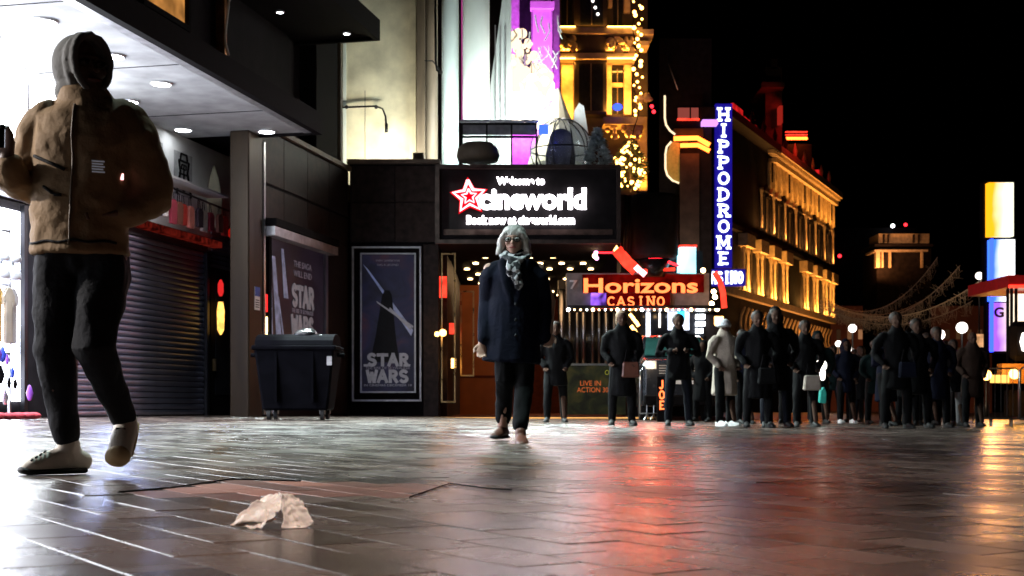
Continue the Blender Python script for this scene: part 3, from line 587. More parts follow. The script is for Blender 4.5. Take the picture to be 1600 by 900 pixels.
# glass front with upright steel tubes and low board
gp = thing('glass_screen', (2.3, 36, 0), 'row of upright steel tubes in the glass front right of the lobby', 'screen')
MB().box(1.3, 3.6, 36.2, 36.3, 1.2, 3.6).build('backing', M['glass'], gp)
for k in range(11):
    x = 1.42 + k * .21 + random.uniform(-.03, .03); b = MB(); b.lathe((x, 36 + .08 * (k % 2), 1.2), [(.035 + .03 * (k % 3 == 0), 0), (.035 + .03 * (k % 3 == 0), 2.35)], 8); b.build('tube', M['steel'], gp, True)
MB().box(1.3, 3.7, 35.9, 36.4, 3.55, 3.8).build('head_rail', M['blackmetal'], gp); MB().box(1.3, 3.7, 35.9, 36.4, 1.1, 1.2).build('sill', M['steel'], gp)
bd = thing('advert_board', (1.85, 31, gz(1.9)), 'low dark poster board with orange lettering by the cinema threshold', 'sign board')
MB().box(1.3, 2.75, 31, 31.08, .06, 1.25).build('panel', print_mat('dark green print', (.01, .012, .008), (.03, .035, .015), (.08, .07, .02), 3), bd)
MB().box(1.28, 2.78, 30.97, 31.1, 1.25, 1.3).build('top_rail', M['steel'], bd)
text('lettering', 'LIVE IN', (1.9, 30.99, .82), .5, .12, glow('orange print', (1, .22, .06), .5), bd, .006); text('lettering', 'ACTION 30...', (2.0, 30.99, .66), .85, .12, bpy.data.materials['orange print'], bd, .006)
text('lettering', 'Offer', (2.4, 30.99, 1.08), .3, .12, glow('yellow print', (.8, .8, .1), .3), bd, .006)

# ================================================================= BUILDINGS BEHIND THE MARQUEE
pb = thing('pale_building', (-.8, 34, 6), 'pale green white building front with tall round columns above the marquee', 'building')
MB().box(-2.0, -.05, 34.4, 38, 5.6, 17).build('wall', M['black'], pb)
for x0, x1, y in ((690, 717, 33.4), (723, 765, 33.2)):
    a, c = W(x0, 0, y), W(x1, 0, y); r = (c.x - a.x) / 2
    b = MB(); b.lathe(((a.x + c.x) / 2, y, 5.6), [(r, 0), (r * 1.0, 11)], 28); o = b.build('column', M['paleslab'], pb, True)
a = W(766, 200, 33.6); c = W(800, 200, 33.6)
b = MB(); b.poly([(a.x, 33.4, 5.6), (c.x, 33.4, 5.6), (c.x - .02, 33.4, 10.9), (c.x - .25, 33.4, 10.9), (a.x, 33.4, 8.6)], (0, .5, 0)); b.build('tapered_pier', M['paleslab'], pb)
for k in range(3): MB().box(a.x + .12 + k * .13, a.x + .15 + k * .13, 33.37, 33.4, 5.6, 10.2).build('flute', M['alu'], pb)
area('pale_wash', (-.9, 31.6, 6.1), (-.85, 33.4, 9.5), 2.2, .5, 210, (.85, 1, .97))
MB().box(-1.34, -1.28, 33.8, 34, 5.6, 14).build('glow_strip', glow('dull magenta strip', (.5, .08, .3), .7), pb)
# parapet rail with snow
rl = thing('terrace_railing', (-.4, 30, 5.55), 'steel terrace railing with white snow on its top rail', 'railing')
a, c = W(722, 203, 30), W(838, 203, 30)
for z in (5.62, 6.55, 6.85): MB().box(a.x, c.x, 29.97, 30.03, z, z + .05).build('rail', M['blackmetal'], rl)
MB().box(a.x, c.x, 29.99, 30.01, 6.62, 6.85).build('glass_panel', M['alu'], rl)
for k in range(4): MB().box(a.x + k * (c.x - a.x) / 3 - .02, a.x + k * (c.x - a.x) / 3 + .02, 29.97, 30.03, 5.55, 6.9).build('post', M['blackmetal'], rl)
b = MB()
for k in range(24): b.ball((a.x + (c.x - a.x) * k / 23, 30, 6.93 + .02 * random.random()), .06 + .03 * random.random(), .07, .04, 8, 5)
b.build('snow_cap', M['snow'], rl, True)['kind'] = 'stuff'
tag(MB().box(.62, .85, 29.9, 29.95, 6.62, 6.85).build('lamp_panel', M['glow_blue'], None), 'small blue light at the right end of the snowy railing', 'lamp')
p = W(747, 245, 29.6)
b = MB(); b.lathe((p.x, 29.6, p.z - .1), [(.46, 0), (.5, .12), (.47, .28), (.34, .4), (.1, .45)], 20); tag(b.build('stool', M['brownpost'], None, True), 'round brown padded seat on the terrace above the marquee', 'seat')
# igloo dome
dm = thing('dome', (1.2, 31.4, 5.6), 'clear plastic igloo dome with dark ribs on the terrace', 'dome')
gm = mat('clear dome plastic', (.75, .78, .8), .12, alpha=.28, var=.05, bump=0, spec=.8)
cx, cy, cz, r = 1.21, 31.4, 6.55, .76
b = MB(); b.lathe((cx, cy, cz), [(r * math.cos(R(a)), r * math.sin(R(a))) for a in range(-50, 90, 10)], 24); b.build('shell', gm, dm, True)
for k in range(5):
    th = PI * k / 5; b = MB(); b.path([(cx + r * math.cos(R(a)) * math.cos(th), cy + r * math.cos(R(a)) * math.sin(th), cz + r * math.sin(R(a))) for a in range(-50, 231, 12)], .016, 5); b.build('rib', M['blackmetal'], dm)
b = MB(); b.path([(cx + r * math.cos(R(a)), cy + r * math.sin(R(a)), cz - .02) for a in range(0, 361, 15)], .018, 5); b.build('band', M['blackmetal'], dm)
b = MB(); b.lathe((cx, cy, 5.62), [(.62, 0), (.66, .1), (.6, .2)], 20); b.build('base', M['black'], dm)
b = MB(); b.chain([((cx - .02, cy, 5.8), .34, .3), ((cx - .02, cy, 6.4), .37, .3), ((cx, cy + .1, 6.9), .28, .2)], 14); tag(b.build('armchair', M['black'], None, True), 'dark high backed armchair inside the clear dome', 'chair')
# parasol behind the dome
ps = thing('parasol', (1.15, 33, 5.6), 'folded pale cream parasol cone behind the clear dome', 'parasol')
b = MB(); b.tube((1.15, 33.2, 5.6), (1.15, 33.2, 8.4), .03); b.build('pole', M['blackmetal'], ps)
b = MB(); b.lathe((1.2, 33.2, 6.5), [(.8, 0), (.66, .45), (.45, .95), (.22, 1.5), (.03, 2.0)], 12); b.build('canopy', M['cream'], ps)
b = MB(); q = W(905, 178, 33); b.poly([(q.x - .2, 33, 6.6), (q.x + .35, 33, 6.6), (q.x + .12, 33, 8.0), (q.x, 33, 8.08), (q.x - .12, 33, 7.9)], (0, .3, 0)); tag(b.build('snow_peak', M['snow'], None), 'pale pointed snow peak right of the parasol', 'decoration')
# snowy branches hanging by the dome
def conifer(name, base, h, r, n, m, label, cat, leaf=.09, bulbs=0, bm='glow_bulb', seed=1, br=.03, kindname='tree', cone=True):
    rg = random.Random(seed); t = thing(name, base, label, cat)
    b = MB(); b.chain([(base, r * .07), ((base[0], base[1], base[2] + h), r * .02)], 8, False); b.build('trunk', M['brownpost'], t)
    b = MB(); bb = MB(); B = Vector(base)
    for k in range(n):
        z = rg.random() ** .8; rad = r * ((1 - z) ** .8 if cone else math.sin(PI * (.12 + .85 * z))) * (.55 + .5 * rg.random()); a = rg.random() * 2 * PI
        c = B + Vector((rad * math.cos(a), rad * math.sin(a), h * (.06 + .94 * z)))
        d = Vector((math.cos(a), math.sin(a), rg.uniform(-.5, .4))).normalized(); s = d.cross(Vector((rg.random(), rg.random(), 1))).normalized(); l = leaf * (1 + rg.random())
        q = [b.b.verts.new(c - s * l * .35), b.b.verts.new(c + d * l), b.b.verts.new(c + s * l * .35), b.b.verts.new(c - d * l * .5)]; b.b.faces.new(q)
    b.build('crown', m, t)['kind'] = 'stuff'
    for k in range(bulbs):
        z = rg.random(); rad = r * ((1 - z) ** .8 if cone else math.sin(PI * (.12 + .85 * z))) * (.8 + .3 * rg.random()); a = rg.uniform(PI, 2 * PI)
        o = MB().ball((base[0] + rad * math.cos(a), base[1] + rad * math.sin(a), base[2] + h * (.04 + .94 * z)), br * (.7 + .8 * rg.random()), u=8, v=6).build('bulb', M[bm], t, True)
    return t
M['needles'] = mat('snowy needles', (.35, .42, .42), .8, var=.5, scale=9, bump=0)
M['needles2'] = mat('dark needles', (.05, .06, .03), .8, var=.5, bump=0)
conifer('snowy_shrub', (2.05, 30.6, 5.56), 1.35, .42, 700, M['needles'], 'frosted shrub leaning over the marquee edge beside the dome', 'shrub', .07, 0, seed=5)
# blazing light cascade
lc_ = thing('light_cascade', (.6, 34, 5.6), 'blazing cascade of warm white globe lights above the marquee', 'light display')
b = MB(); rg = random.Random(11)
for k in range(7): b.path([W(806 + 8 * k, 60 + 12 * k, 34), W(806 + 9 * k, 200, 34)], .02, 5)
b.build('frame', M['alu'], lc_)
for k in range(190):
    v = rg.random() ** .75; py = 45 + 148 * v; x1 = 820 + (46 * min(1, v * 1.6) if v < .7 else 26); px = rg.uniform(800, x1) if rg.random() < .8 else rg.uniform(798, 812)
    p = W(px, py, 34 + rg.uniform(-.4, .5)); MB().ball(tuple(p), .04 + .1 * rg.random() ** 2 + (.08 if v > .42 else 0), u=10, v=8).build('bulb', M['glow_bulb' if v > .3 + .5 * rg.random() else 'glow_bulb2'], lc_, True)
for k in range(26):
    px, py = rg.uniform(798, 874), rg.uniform(20, 120); p = W(px, py, 33.8); b = MB(); b.path([tuple(p), (p.x + rg.uniform(-.15, .15), p.y, p.z - .2), (p.x + rg.uniform(-.2, .2), p.y, p.z - .45)], .022, 5); b.build('icicle', M['snow'], lc_)
for z, p in ((7.2, 70), (8.4, 70)): point('cascade_glow', (.7, 32.6, z), p, (1, .95, .88), .25)
# magenta washed facade
mg = thing('magenta_facade', (2, 46, 0), 'magenta washed classical facade with pilaster behind the lit tree', 'building')
MB().box(-.2, 1.75, 46.5, 48, 0, 24).build('wall', mat('pale violet plaster', (.6, .55, .62), .7), mg)
a, c = W(832, 0, 46), W(863, 0, 46); MB().box(a.x, c.x, 46.1, 46.49, 8, 15.2).build('pilaster', M['white'], mg, bevel=.02)
MB().box(a.x - .08, c.x + .08, 45.98, 46.49, 14.55, 14.8).build('capital', M['white'], mg); MB().box(a.x - .14, c.x + .14, 45.9, 46.49, 15.2, 15.5).build('capital', M['white'], mg)
a, c = W(812, 0, 46), W(830, 0, 46); wn = MB().box(a.x, c.x, 46.44, 46.49, 11.8, 16.5).build('window', M['glass'], mg); MB().box(a.x + .15, a.x + .3, 46.4, 46.44, 12.6, 13.0).build('pane', glow('pale violet pane', (.8, .5, .9), .6), wn)
a, c = W(865, 0, 46), W(874, 0, 46); MB().box(a.x, c.x, 46.0, 46.49, 8, 24).build('edge_strip', M['alu'], mg)
area('magenta_wash', (.9, 44.2, 9.8), (1.0, 46.5, 14.5), 1.5, .6, 800, (.85, .12, 1))

# ================================================================= GOLD LIT BUILDING
gb = thing('gold_lit_building', (4.4, 61, 0), 'ornate corner building with bay, cornices and windows lit gold', 'building')
YG = 61
def GX(px, Y=YG): return (px - CX) / F * Y
def GZ(py, Y=YG): return EH + (HY - py) / F * Y
def gbox(name, x0, x1, y0, y1, dep, m, parent=gb, Y=YG, fwd=0, bevel=0):
    return MB().box(GX(x0, Y), GX(x1, Y), Y - dep - fwd, Y - fwd, GZ(y1, Y), GZ(y0, Y)).build(name, m, parent, bevel=bevel)
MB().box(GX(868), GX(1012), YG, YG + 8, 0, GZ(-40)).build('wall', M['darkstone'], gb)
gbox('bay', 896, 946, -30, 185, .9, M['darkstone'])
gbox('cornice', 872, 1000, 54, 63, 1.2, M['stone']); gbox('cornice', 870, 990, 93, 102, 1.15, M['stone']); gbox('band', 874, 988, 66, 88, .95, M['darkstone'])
gbox('balcony', 940, 1000, 192, 203, 1.3, M['stone']); gbox('cornice_return', 990, 1016, 60, 68, 1.5, M['stone']); gbox('cornice_return', 994, 1010, 76, 83, 1.3, M['stone'])
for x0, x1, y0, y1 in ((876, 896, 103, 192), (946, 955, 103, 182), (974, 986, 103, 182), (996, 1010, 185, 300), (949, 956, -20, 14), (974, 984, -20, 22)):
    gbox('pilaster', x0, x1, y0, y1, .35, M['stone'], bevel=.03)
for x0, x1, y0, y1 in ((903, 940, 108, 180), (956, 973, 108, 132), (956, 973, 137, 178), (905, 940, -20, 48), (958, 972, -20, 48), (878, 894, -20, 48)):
    ww = gbox('window', x0, x1, y0, y1, .05, M['glass'], fwd=.92 if 900 < x0 < 945 else .02)
    gbox('mullion', (x0 + x1) / 2 - .8, (x0 + x1) / 2 + .8, y0, y1, .04, M['brownpost'], ww, fwd=.98 if 900 < x0 < 945 else .08)
gbox('transom', 955, 974, 131, 137, .2, M['stone'])
rg = random.Random(4)
def lumps(x0, x1, y0, y1, n, dep=.95, r=.16):
    for k in range(n):
        px, py = rg.uniform(x0, x1), rg.uniform(y0, y1)
        MB().ball((GX(px), YG - dep, GZ(py)), r * rg.uniform(.6, 1.3), r * .8, r * rg.uniform(.6, 1.4), 8, 6).build('carving', M['stone'], gb, True)
lumps(876, 896, 68, 90, 12, 1.0); lumps(950, 988, 68, 90, 18, 1.0); lumps(945, 998, 206, 222, 16, 1.0); lumps(996, 1012, 155, 172, 8, 1.2)
for x0, x1, y, pw in ((873, 900, 92, 60), (945, 990, 92, 90), (875, 897, 190, 120), (946, 988, 185, 170), (873, 990, 53, 14), (940, 1000, 226, 60), (996, 1012, 300, 70)):
    area('gold_uplight', (GX((x0 + x1) / 2), YG - 1.0, GZ(y) + .12), (GX((x0 + x1) / 2), YG - .1, GZ(y) + 3.2), GX(x1) - GX(x0), .15, pw, (1, .43, .06))
for x0, x1, y, pw in ((873, 897, 104, 60), (945, 990, 104, 60)):
    area('gold_downlight', (GX((x0 + x1) / 2), YG - .9, GZ(y) - .05), (GX((x0 + x1) / 2), YG - .2, GZ(y) - 3), GX(x1) - GX(x0), .15, pw, (1, .43, .06))
for x0, x1 in ((873, 897), (946, 988)): gbox('light_strip', x0, x1, 100.8, 102.6, .08, M['glow_gold'], fwd=1.16); gbox('light_strip', x0, x1, 53, 54.4, .08, M['glow_gold'], fwd=1.2)
for k in range(3): tag(MB().ball((GX(924 + 4 * k), YG - 1.0, GZ(12 + 10 * k)), .07, u=8, v=6).build('window_lamp', M['glow_globe'], None, True), ('top', 'middle', 'bottom')[k] + ' one of three small lamps in the upper dark window of the gold lit building', 'lamp')
fs_ = thing('fairy_lights', (GX(994), YG - 1.7, GZ(200)), 'string of gold fairy lights running down the building corner', 'fairy lights')
b = MB(); b.path([(GX(988 + 5 * math.sin(k * .9)), YG - 1.7, GZ(-5 + k * 12)) for k in range(20)], .025, 5); b.build('wire', M['black'], fs_)
for k in range(34): MB().ball((GX(990 + 6 * math.sin(k * 1.7) + (k % 3)), YG - 1.75, GZ(2 + k * 5.8 + rg.uniform(-2, 2))), .05 + .05 * rg.random(), u=8, v=5).build('bulb', M['glow_gold'], fs_, True)
tag(MB().ball((GX(961), YG - 1.4, GZ(178)), .22, .1, .17).build('window_lamp', M['glow_blue'], None, True), 'blue lamp at the foot of the gold framed window', 'lamp')
for k, (px, py) in enumerate(((1012, 180), (1015, 188), (975, 245))): tag(MB().ball((GX(px), YG - 1.8, GZ(py)), .09, u=8, v=5).build('lamp_and_reflection', M['glow_red'], None, True), ('upper red lamp dot by the gold building corner', 'lower red lamp dot by the gold building corner', 'red lamp dot above the lit small tree')[k], 'lamp')
conifer('small_tree', (GX(985, 44), 44, GZ(300, 44)), 1.75, .55, 500, M['needles2'], 'small dark tree hung with gold bulbs right of the marquee', 'tree', .1, 75, 'glow_gold', 8, .045, cone=False)
point('small_tree_glow', (GX(985, 43), 43, GZ(270, 43)), 25, (1, .5, .12), .2)

# drum, dark block right of the marquee
MBd = MB().box(GX(970, 31.8), GX(990, 31.8), 31.8, 33, 3.6, GZ(305, 31.8)); tag(MBd.build('wall_block', M['granite'], None), 'plain dark wall block right of the marquee', 'building')
dr = thing('drum_canopy', (GX(1022, 30.4), 30.4, GZ(430, 30.4)), 'dark round drum shaped canopy hanging right of the marquee', 'canopy')
b = MB(); b.lathe((GX(1022, 30.4), 30.4, GZ(405, 30.4)), [(.5, 0), (.57, .1), (.58, 1.4), (.54, 1.5)], 28); b.build('drum', M['softblack'], dr, True)
b = MB(); b.lathe((GX(1022, 30.4), 30.4, GZ(433, 30.4)), [(.25, 0), (.4, .4)], 20); b.build('neck', M['blackmetal'], dr, True)
for k in range(4): b = MB(); b.path([(GX(975 + 5 * k, 30), 30 + .15 * k, GZ(395, 30)), (GX(979 + 5 * k, 30), 30 + .15 * k, GZ(340, 30)), (GX(977 + 5 * k, 30), 30 + .15 * k, GZ(305, 30))], .035, 6); tag(b.build('curtain_fold', M['softblack'], None, True), 'one of the dark hanging canvas folds right of the marquee', 'curtain', 'dark canvas folds beside the marquee')

# ================================================================= NEON TOWER
YN = 70
nt2 = thing('neon_tower', (GX(1080, YN), YN, 0), 'dark tower with curved neon outline and two orange neon bands', 'building')
def nbox(name, x0, x1, y0, y1, dep, m, parent=nt2, fwd=0): return gbox(name, x0, x1, y0, y1, dep, m, parent, YN, fwd)
nbox('wall', 1030, 1112, 60, 640, -6, M['charcoal'])
nbox('stone_block', 1060, 1090, 243, 420, .6, M['darkstone']); nbox('stone_block', 1050, 1096, 205, 222, .7, M['darkstone'])
wn = nbox('window', 1059, 1091, 169, 187, .1, glow('dull pink window', (.8, .16, .12), .35))
nbox('mullion', 1077, 1079, 168, 188, .2, M['black'], wn); nbox('window_sill', 1058, 1092, 186, 188.5, .2, M['glow_red2'], wn)
nbox('sign_box', 1093, 1115, 171, 190, .6, M['charcoal']); nbox('violet_strip', 1095, 1119, 191, 198, .7, glow('violet strip', (.75, .3, .95), 1.5))
def npath(pts, r, m, name='neon_tube', fwd=.8):
    b = MB(); b.path([(GX(x, YN), YN - fwd, GZ(y, YN)) for x, y in pts], r, 7); return b.build(name, m, nt2, True)
ng = glow('pale gold neon', (1, .75, .45), 1.6)
npath([(1036, 155), (1036, 190), (1038, 200), (1044, 209), (1052, 215)], .055, ng); npath([(1046, 226), (1039, 234), (1037, 245), (1037, 268), (1040, 278), (1048, 286), (1058, 290)], .055, ng)
npath([(1037, 92), (1056, 146)], .03, M['alu'])
b = MB(); b.poly([(GX(x, YN), YN - .5, GZ(y, YN)) for x, y in ((1048, 224), (1041, 240), (1040, 268), (1046, 281), (1060, 287), (1060, 226))], (0, .3, 0)); b.build('curved_panel', mat('mustard panel', (.42, .32, .1), .5, emit=(1, .6, .1), es=.12), nt2)
npath([(1049, 223), (1085, 222), (1104, 233)], .13, M['glow_orange'], fwd=1.1); npath([(1059, 233.5), (1086, 233), (1104, 242)], .12, M['glow_orange'], fwd=1.1)
point('neon_light', (GX(1080, YN), YN - 1.6, GZ(228, YN)), 60, (1, .2, .05), .3)
area('neon_tower_wash', (GX(1075, YN), YN - 3, GZ(420, YN)), (GX(1075, YN), YN, GZ(300, YN)), 1, 1, 60, (1, .75, .6))

# ================================================================= HORIZONS CASINO
YH = 31
HS = .7
hz = thing('casino_front', (GX(1000, YH), YH, 0), 'casino front with red glowing sign, neon comet and bright doorway', 'casino')
def hbox(name, x0, x1, y0, y1, dep, m, parent=hz, fwd=0): return gbox(name, x0, x1, y0, y1, dep, m, parent, YH, fwd)
hbox('wall', 985, 1098, 392, 650, -4, M['charcoal']); hbox('wall', 1098.5, 1128, 492, 650, -3, M['charcoal'])
hbox('fascia_panel', 884, 1103, 430, 483, .5, mat('grey fascia', (.22, .21, .21), .5))
sb = hbox('sign_board', 908, 1094, 433, 460, .1, glow('red sign board', (1, .015, .008), .12, .6, 3), fwd=.52)
sb2 = hbox('sign_board', 945, 1042, 461.5, 480, .1, glow('red lower sign board', (.95, .01, .012), .1, .5, 3), fwd=.53)
hbox('sign_board', 921, 944, 461.5, 480, .1, glow('violet sign board', (.35, .12, 1), 1.6, .9, 2.5), fwd=.53)
def htext(s, x0, x1, y0, y1, m, par, bold=.0, d=.04, Y=YH, f=.64):
    yy = Y - f; a, c = W(x0, y1, yy), W(x1, y0, yy); return text('lettering', s, ((a.x + c.x) / 2, yy, (a.z + c.z) / 2), c.x - a.x, c.z - a.z, m, par, d, (1, 0, 0), bold)
htext('Horizons', 912, 1090, 435, 458, M['glow_peach'], sb, .02)
p0, p1 = W(947, 478, YH - .66), W(1040, 464, YH - .66)
word('CASINO', ((p0.x + p1.x) / 2, YH - .66, (p0.z + p1.z) / 2), p1.x - p0.x, p1.z - p0.z, .038, M['glow_peach'], sb2, (1, 0, 0), .03, .14, .85)
htext('7', 890, 902, 438, 452, M['white'], hz, .02, f=.55)
hbox('canopy', 884, 1112, 483, 488, 1.2, M['blackmetal'])
for k in range(24):
    p = W(888 + k * 9.6, 484, YH - 1.25); MB().ball((p.x, YH - 1.25, p.z), .022 + .02 * (k % 4 == 0), u=8, v=5).build('canopy_bulb', M['glow_warm' if k % 3 else 'glow_white'], hz, True)
def hpath(pts, r, m, name='neon_tube', f=1.0): b = MB(); b.path([(GX(x, YH), YH - f, GZ(y, YH)) for x, y in pts], r * HS, 7); return b.build(name, m, hz, True)
hpath([(948, 379), (952, 388)], .09, M['glow_amber'], 'comet_tube'); hpath([(953, 390), (958, 399)], .09, M['glow_amber'], 'comet_tube')
hpath([(958, 398), (975, 418), (988, 430)], .2, M['glow_red2'], 'comet_body', 1.0); hpath([(984, 426), (991, 433)], .1, M['glow_pink'], 'comet_tube', 1.4); hpath([(992, 433), (999, 439)], .1, M['glow_pink'], 'comet_tube', 1.4)
hpath([(931, 400), (957, 400)], .05, M['glow_red'], f=.8); hpath([(1000, 406), (1030, 412), (1054, 421)], .045, M['glow_red'], f=.8); hpath([(1002, 428), (1048, 426)], .06, M['glow_red2'], f=.8)
hpath([(1106, 432), (1114, 445), (1119, 462), (1121, 486)], .1, M['glow_red2'])
for k, (x, y) in enumerate(((1104, 462), (1106, 470), (1101, 480), (1109, 488), (1088, 430), (925, 408))): MB().ball((GX(x, YH), YH - 1.1, GZ(y, YH)), .06, u=8, v=6).build('canopy_bulb', M['glow_warm'], hz, True)
for px, py in ((927, 402), (928, 411)): MB().ball((GX(px, YH), YH - 1, GZ(py, YH)), .05, u=8, v=6).build('neon_dot', glow('pink dot', (1, .4, .8), 5) if py < 405 else bpy.data.materials['pink dot'], hz)
lc = hbox('light_column', 1058, 1083, 390, 431, .5, glow('cyan light column', (.35, .85, 1), 2.6, .3, 1.5)); hbox('light_column_cap', 1057, 1084, 387, 390, .55, M['glow_red2'])
# doorway wall below
hbox('doorway_glass', 1000, 1100, 489, 600, .05, M['glass'])
hbox('screen', 1043, 1076, 488, 516, .12, glow('white screen', (.8, .85, 1), 2.2, .3, 2)); hbox('screen_mark', 1057, 1068, 486, 500, .1, glow('cyan mark', (.05, .55, 1), 3), fwd=.14)
hbox('tube_light', 1009, 1015, 489, 528, .15, glow('tall white tube', (.85, .88, 1), 3)); hbox('tube_light', 1029, 1031, 489, 512, .15, M['glow_globe'])
for k in range(3): hbox('list_line', 1086, 1100 - 3 * (k == 2), 492 + 11 * k, 499 + 11 * k, .06, M['glow_shop'], fwd=.1)
for k in range(5): hpath([(982 + 5 * k % 13, 492 + 6 * k), (988 + 4 * k % 11, 499 + 6 * k)], .06, M['glow_amber'], 'amber_lamp', .3)
area('casino_wash', (GX(1000, YH), YH - 1.2, 2.6), (GX(1000, YH), YH - 8, 0), 2.4, .3, 90, (1, .07, .03))
hbox('amber_panel', 1111, 1124, 497, 510, .1, M['glow_amber'], fwd=.5)

# ================================================================= LONG THEATRE FACADE
hp = thing('theatre_building', FH(0, 0, 0), 'long ornate theatre facade with gold lit columns and red roof lights', 'building')
ST = M['stone']; DS = mat('shade darkened theatre stone', (.016, .011, .009), .85, var=.5, scale=2, bump=.3, spec=.1)  # DS: stone colour darkened to paint in the unlit parts
MB(FH).box(-6, 34, -10, 0, -1, 21.5).build('wall', DS, hp)
MB(FH).box(-6, 34.3, -1, .5, 8.4, 8.9).build('cornice', ST, hp); MB(FH).box(-6, 34.3, -1, .45, 13.3, 13.7).build('cornice', DS, hp)
MB(FH).box(9, 34.6, -1, 1.1, 20.9, 21.5).build('cornice', ST, hp); MB(FH).box(9, 34.4, -1, .7, 20.2, 20.55).build('cornice', ST, hp); MB(FH).box(-6, 8.99, -1, 1.1, 20.9, 21.5).build('cornice', DS, hp)  # near cornice end takes the darkened stone because it is unlit
hcol = None
def hcolumn(s, z0, z1, r=.13, m=ST):
    b = MB(); p = FH(s, .32, z0); h = z1 - z0
    b.lathe(p, [(r * 1.35, 0), (r * 1.35, .15), (r, .25), (r * .88, h - .5), (r * 1.4, h - .25), (r * 1.5, h)], 10); return b.build('column', m, hp, True)
bays = [0, 4.2, 8.4, 12.6] + [20.5, 24.7, 28.9, 32.2]
for s0 in bays:
    for ds in (0.2, 1.5): hcolumn(s0 + ds, 8.9, 12.3)
    MB(FH).box(s0 - .3, s0 + 2.1, 0, .75, 12.3, 13.28).build('entablature', ST, hp, bevel=.03)
    wn = MB(FH).box(s0 + 2.4, s0 + 3.7, 0, .06, 9.3, 12.6).build('window', M['glass'], hp); MB(FH).box(s0 + 2.98, s0 + 3.08, .06, .1, 9.3, 12.6).build('mullion', DS, wn)
    area('loggia_uplight', FH(s0 + .9, .75, 9.0), FH(s0 + .9, .35, 12), 2.2, .25, 420, (1, .46, .1))
for k in range(15):   # middle storey
    s0 = 5.5 + k * 2.0
    if k % 2 == 0: hcolumn(s0, 14.2, 17.6, .11); area('window_uplight', FH(s0, .8, 14.4), FH(s0, .3, 17.5), .8, .2, 50 + 55 * (k % 3), (1, .43, .12))
    wn = MB(FH).box(s0 + .5, s0 + 1.5, 0, .06, 14.4, 17.2).build('window', M['glass'], hp)
    MB(FH).box(s0 + .35, s0 + 1.65, 0, .22, 17.2, 17.5).build('lintel', DS, wn)
for k in range(26):  # top storey under the cornice
    s0 = 8.6 + k * 1.0
    MB(FH).box(s0, s0 + .22, 0, .3 + .15 * (k % 2), 18.0, 20.2).build('pilaster', ST, hp, bevel=.03); MB(FH).box(s0 + .5, s0 + .62, 0, .35, 18.6, 20.2).build('pilaster', ST if k % 3 else DS, hp)
    if k % 2: MB(FH).box(s0 + .45, s0 + .95, 0, .05, 18.2, 20).build('window', M['glass'], hp)
for k in range(9): area('attic_uplight', FH(10 + 2.8 * k, 1.0, 17.9), FH(10 + 2.8 * k, .3, 20.8), 2.8, .25, 26 + 8 * k, (1, .43, .08))
for k in range(26):   # ground storey scrolls
    s0 = .3 + k * 1.3; b = MB(); pts = []
    for i in range(8): z = 3.5 + i * .6; pts.append(FH(s0 + .18 * math.sin(i * 1.1 + k), .3 + .3 * math.sin(i * .9), z))
    b.chain([(p, .15 - .008 * i) for i, p in enumerate(pts)], 7); b.build('scroll_bracket', ST, hp, True)
for k in range(8): area('ground_uplight', FH(2 + 4.2 * k, 1.3, 3.6), FH(2 + 4.2 * k, .2, 7.5), 3, .3, 230 if k < 6 else 100, (1, .43, .12))
for k in range(40):   # balustrade knobs and brackets along the top, broken up by lit keystones
    s0 = 7 + k * .68; MB(FH).box(s0, s0 + .22, .45, 1.02, 20.56, 20.88).build('bracket', ST, hp)
for k in range(14):
    s0 = 6.2 + k * 2.0; b = MB(FH); b.poly([(s0 + .2, .1, 17.5), (s0 + 1.8, .1, 17.5), (s0 + 1, .1, 18.1)], N2 * .3); b.build('pediment', ST if k % 3 else DS, hp)
for k in range(9):
    s0 = 2 + 3.6 * k; b = MB(); p = FH(s0, .5, 21.5); b.lathe(p, [(.3, 0), (.3, .3), (.14, .5), (.22, .9), (.12, 1.2), (.03, 1.6)], 8); b.build('urn', ST if k > 3 else DS, hp, True)
# red roof structures
gr_ = glow('red roof light', (1, .02, .02), .55, .5, 1)
for s0, s1, z0, z1 in ((0.5, 3.2, 21.6, 22.8), (5.6, 8.5, 21.55, 24.6), (9, 13, 21.55, 24.2)):
    MB(FH).box(s0, s1, -2.2, -2, z0, z1).build('red_lit_panel', gr_, hp)
def rb(name, x0, x1, y0, y1, Y, m, dep=1): return MB().box(GX(x0, Y), GX(x1, Y), Y, Y + dep, GZ(y1, Y), GZ(y0, Y)).build(name, m, hp)
for s0, s1, z in ((1, 6, 21.75), (1, 6, 22.3), (8.6, 14.5, 21.8), (8.6, 14.5, 22.5), (17, 30, 21.8)): MB(FH).box(s0, s1, -.6, -.5, z, z + .12).build('roof_neon', M['glow_red'], hp)
rb('roof_turret', 1196, 1222, 105, 260, 112, M['darkstone'], 6); rb('roof_turret', 1190, 1226, 128, 136, 110, M['darkstone'], 6); rb('turret_cap', 1205, 1215, 92, 108, 112, M['darkstone'], 4); rb('roof_turret', 1225, 1268, 225, 320, 118, M['darkstone'], 6)
for y0 in (205, 209.5, 214): rb('neon_line', 1228, 1262, y0, y0 + (3.5 if y0 > 212 else 1.2), 117, M['glow_orange'] if y0 > 212 else M['glow_red2'], .3)
rb('red_lit_panel', 1226, 1236, 240, 262, 116, gr_); rb('red_lit_panel', 1247, 1254, 255, 278, 118, glow('pink roof light', (1, .1, .25), 1.2)); rb('red_lit_panel', 1262, 1280, 265, 292, 120, gr_); rb('red_lit_panel', 1218, 1223, 165, 192, 111, glow('dull red glow', (1, .05, .03), .3))
area('roof_red', FH(14, 2, 26), FH(11, -2, 22), 6, 2, 500, (1, .03, .02))
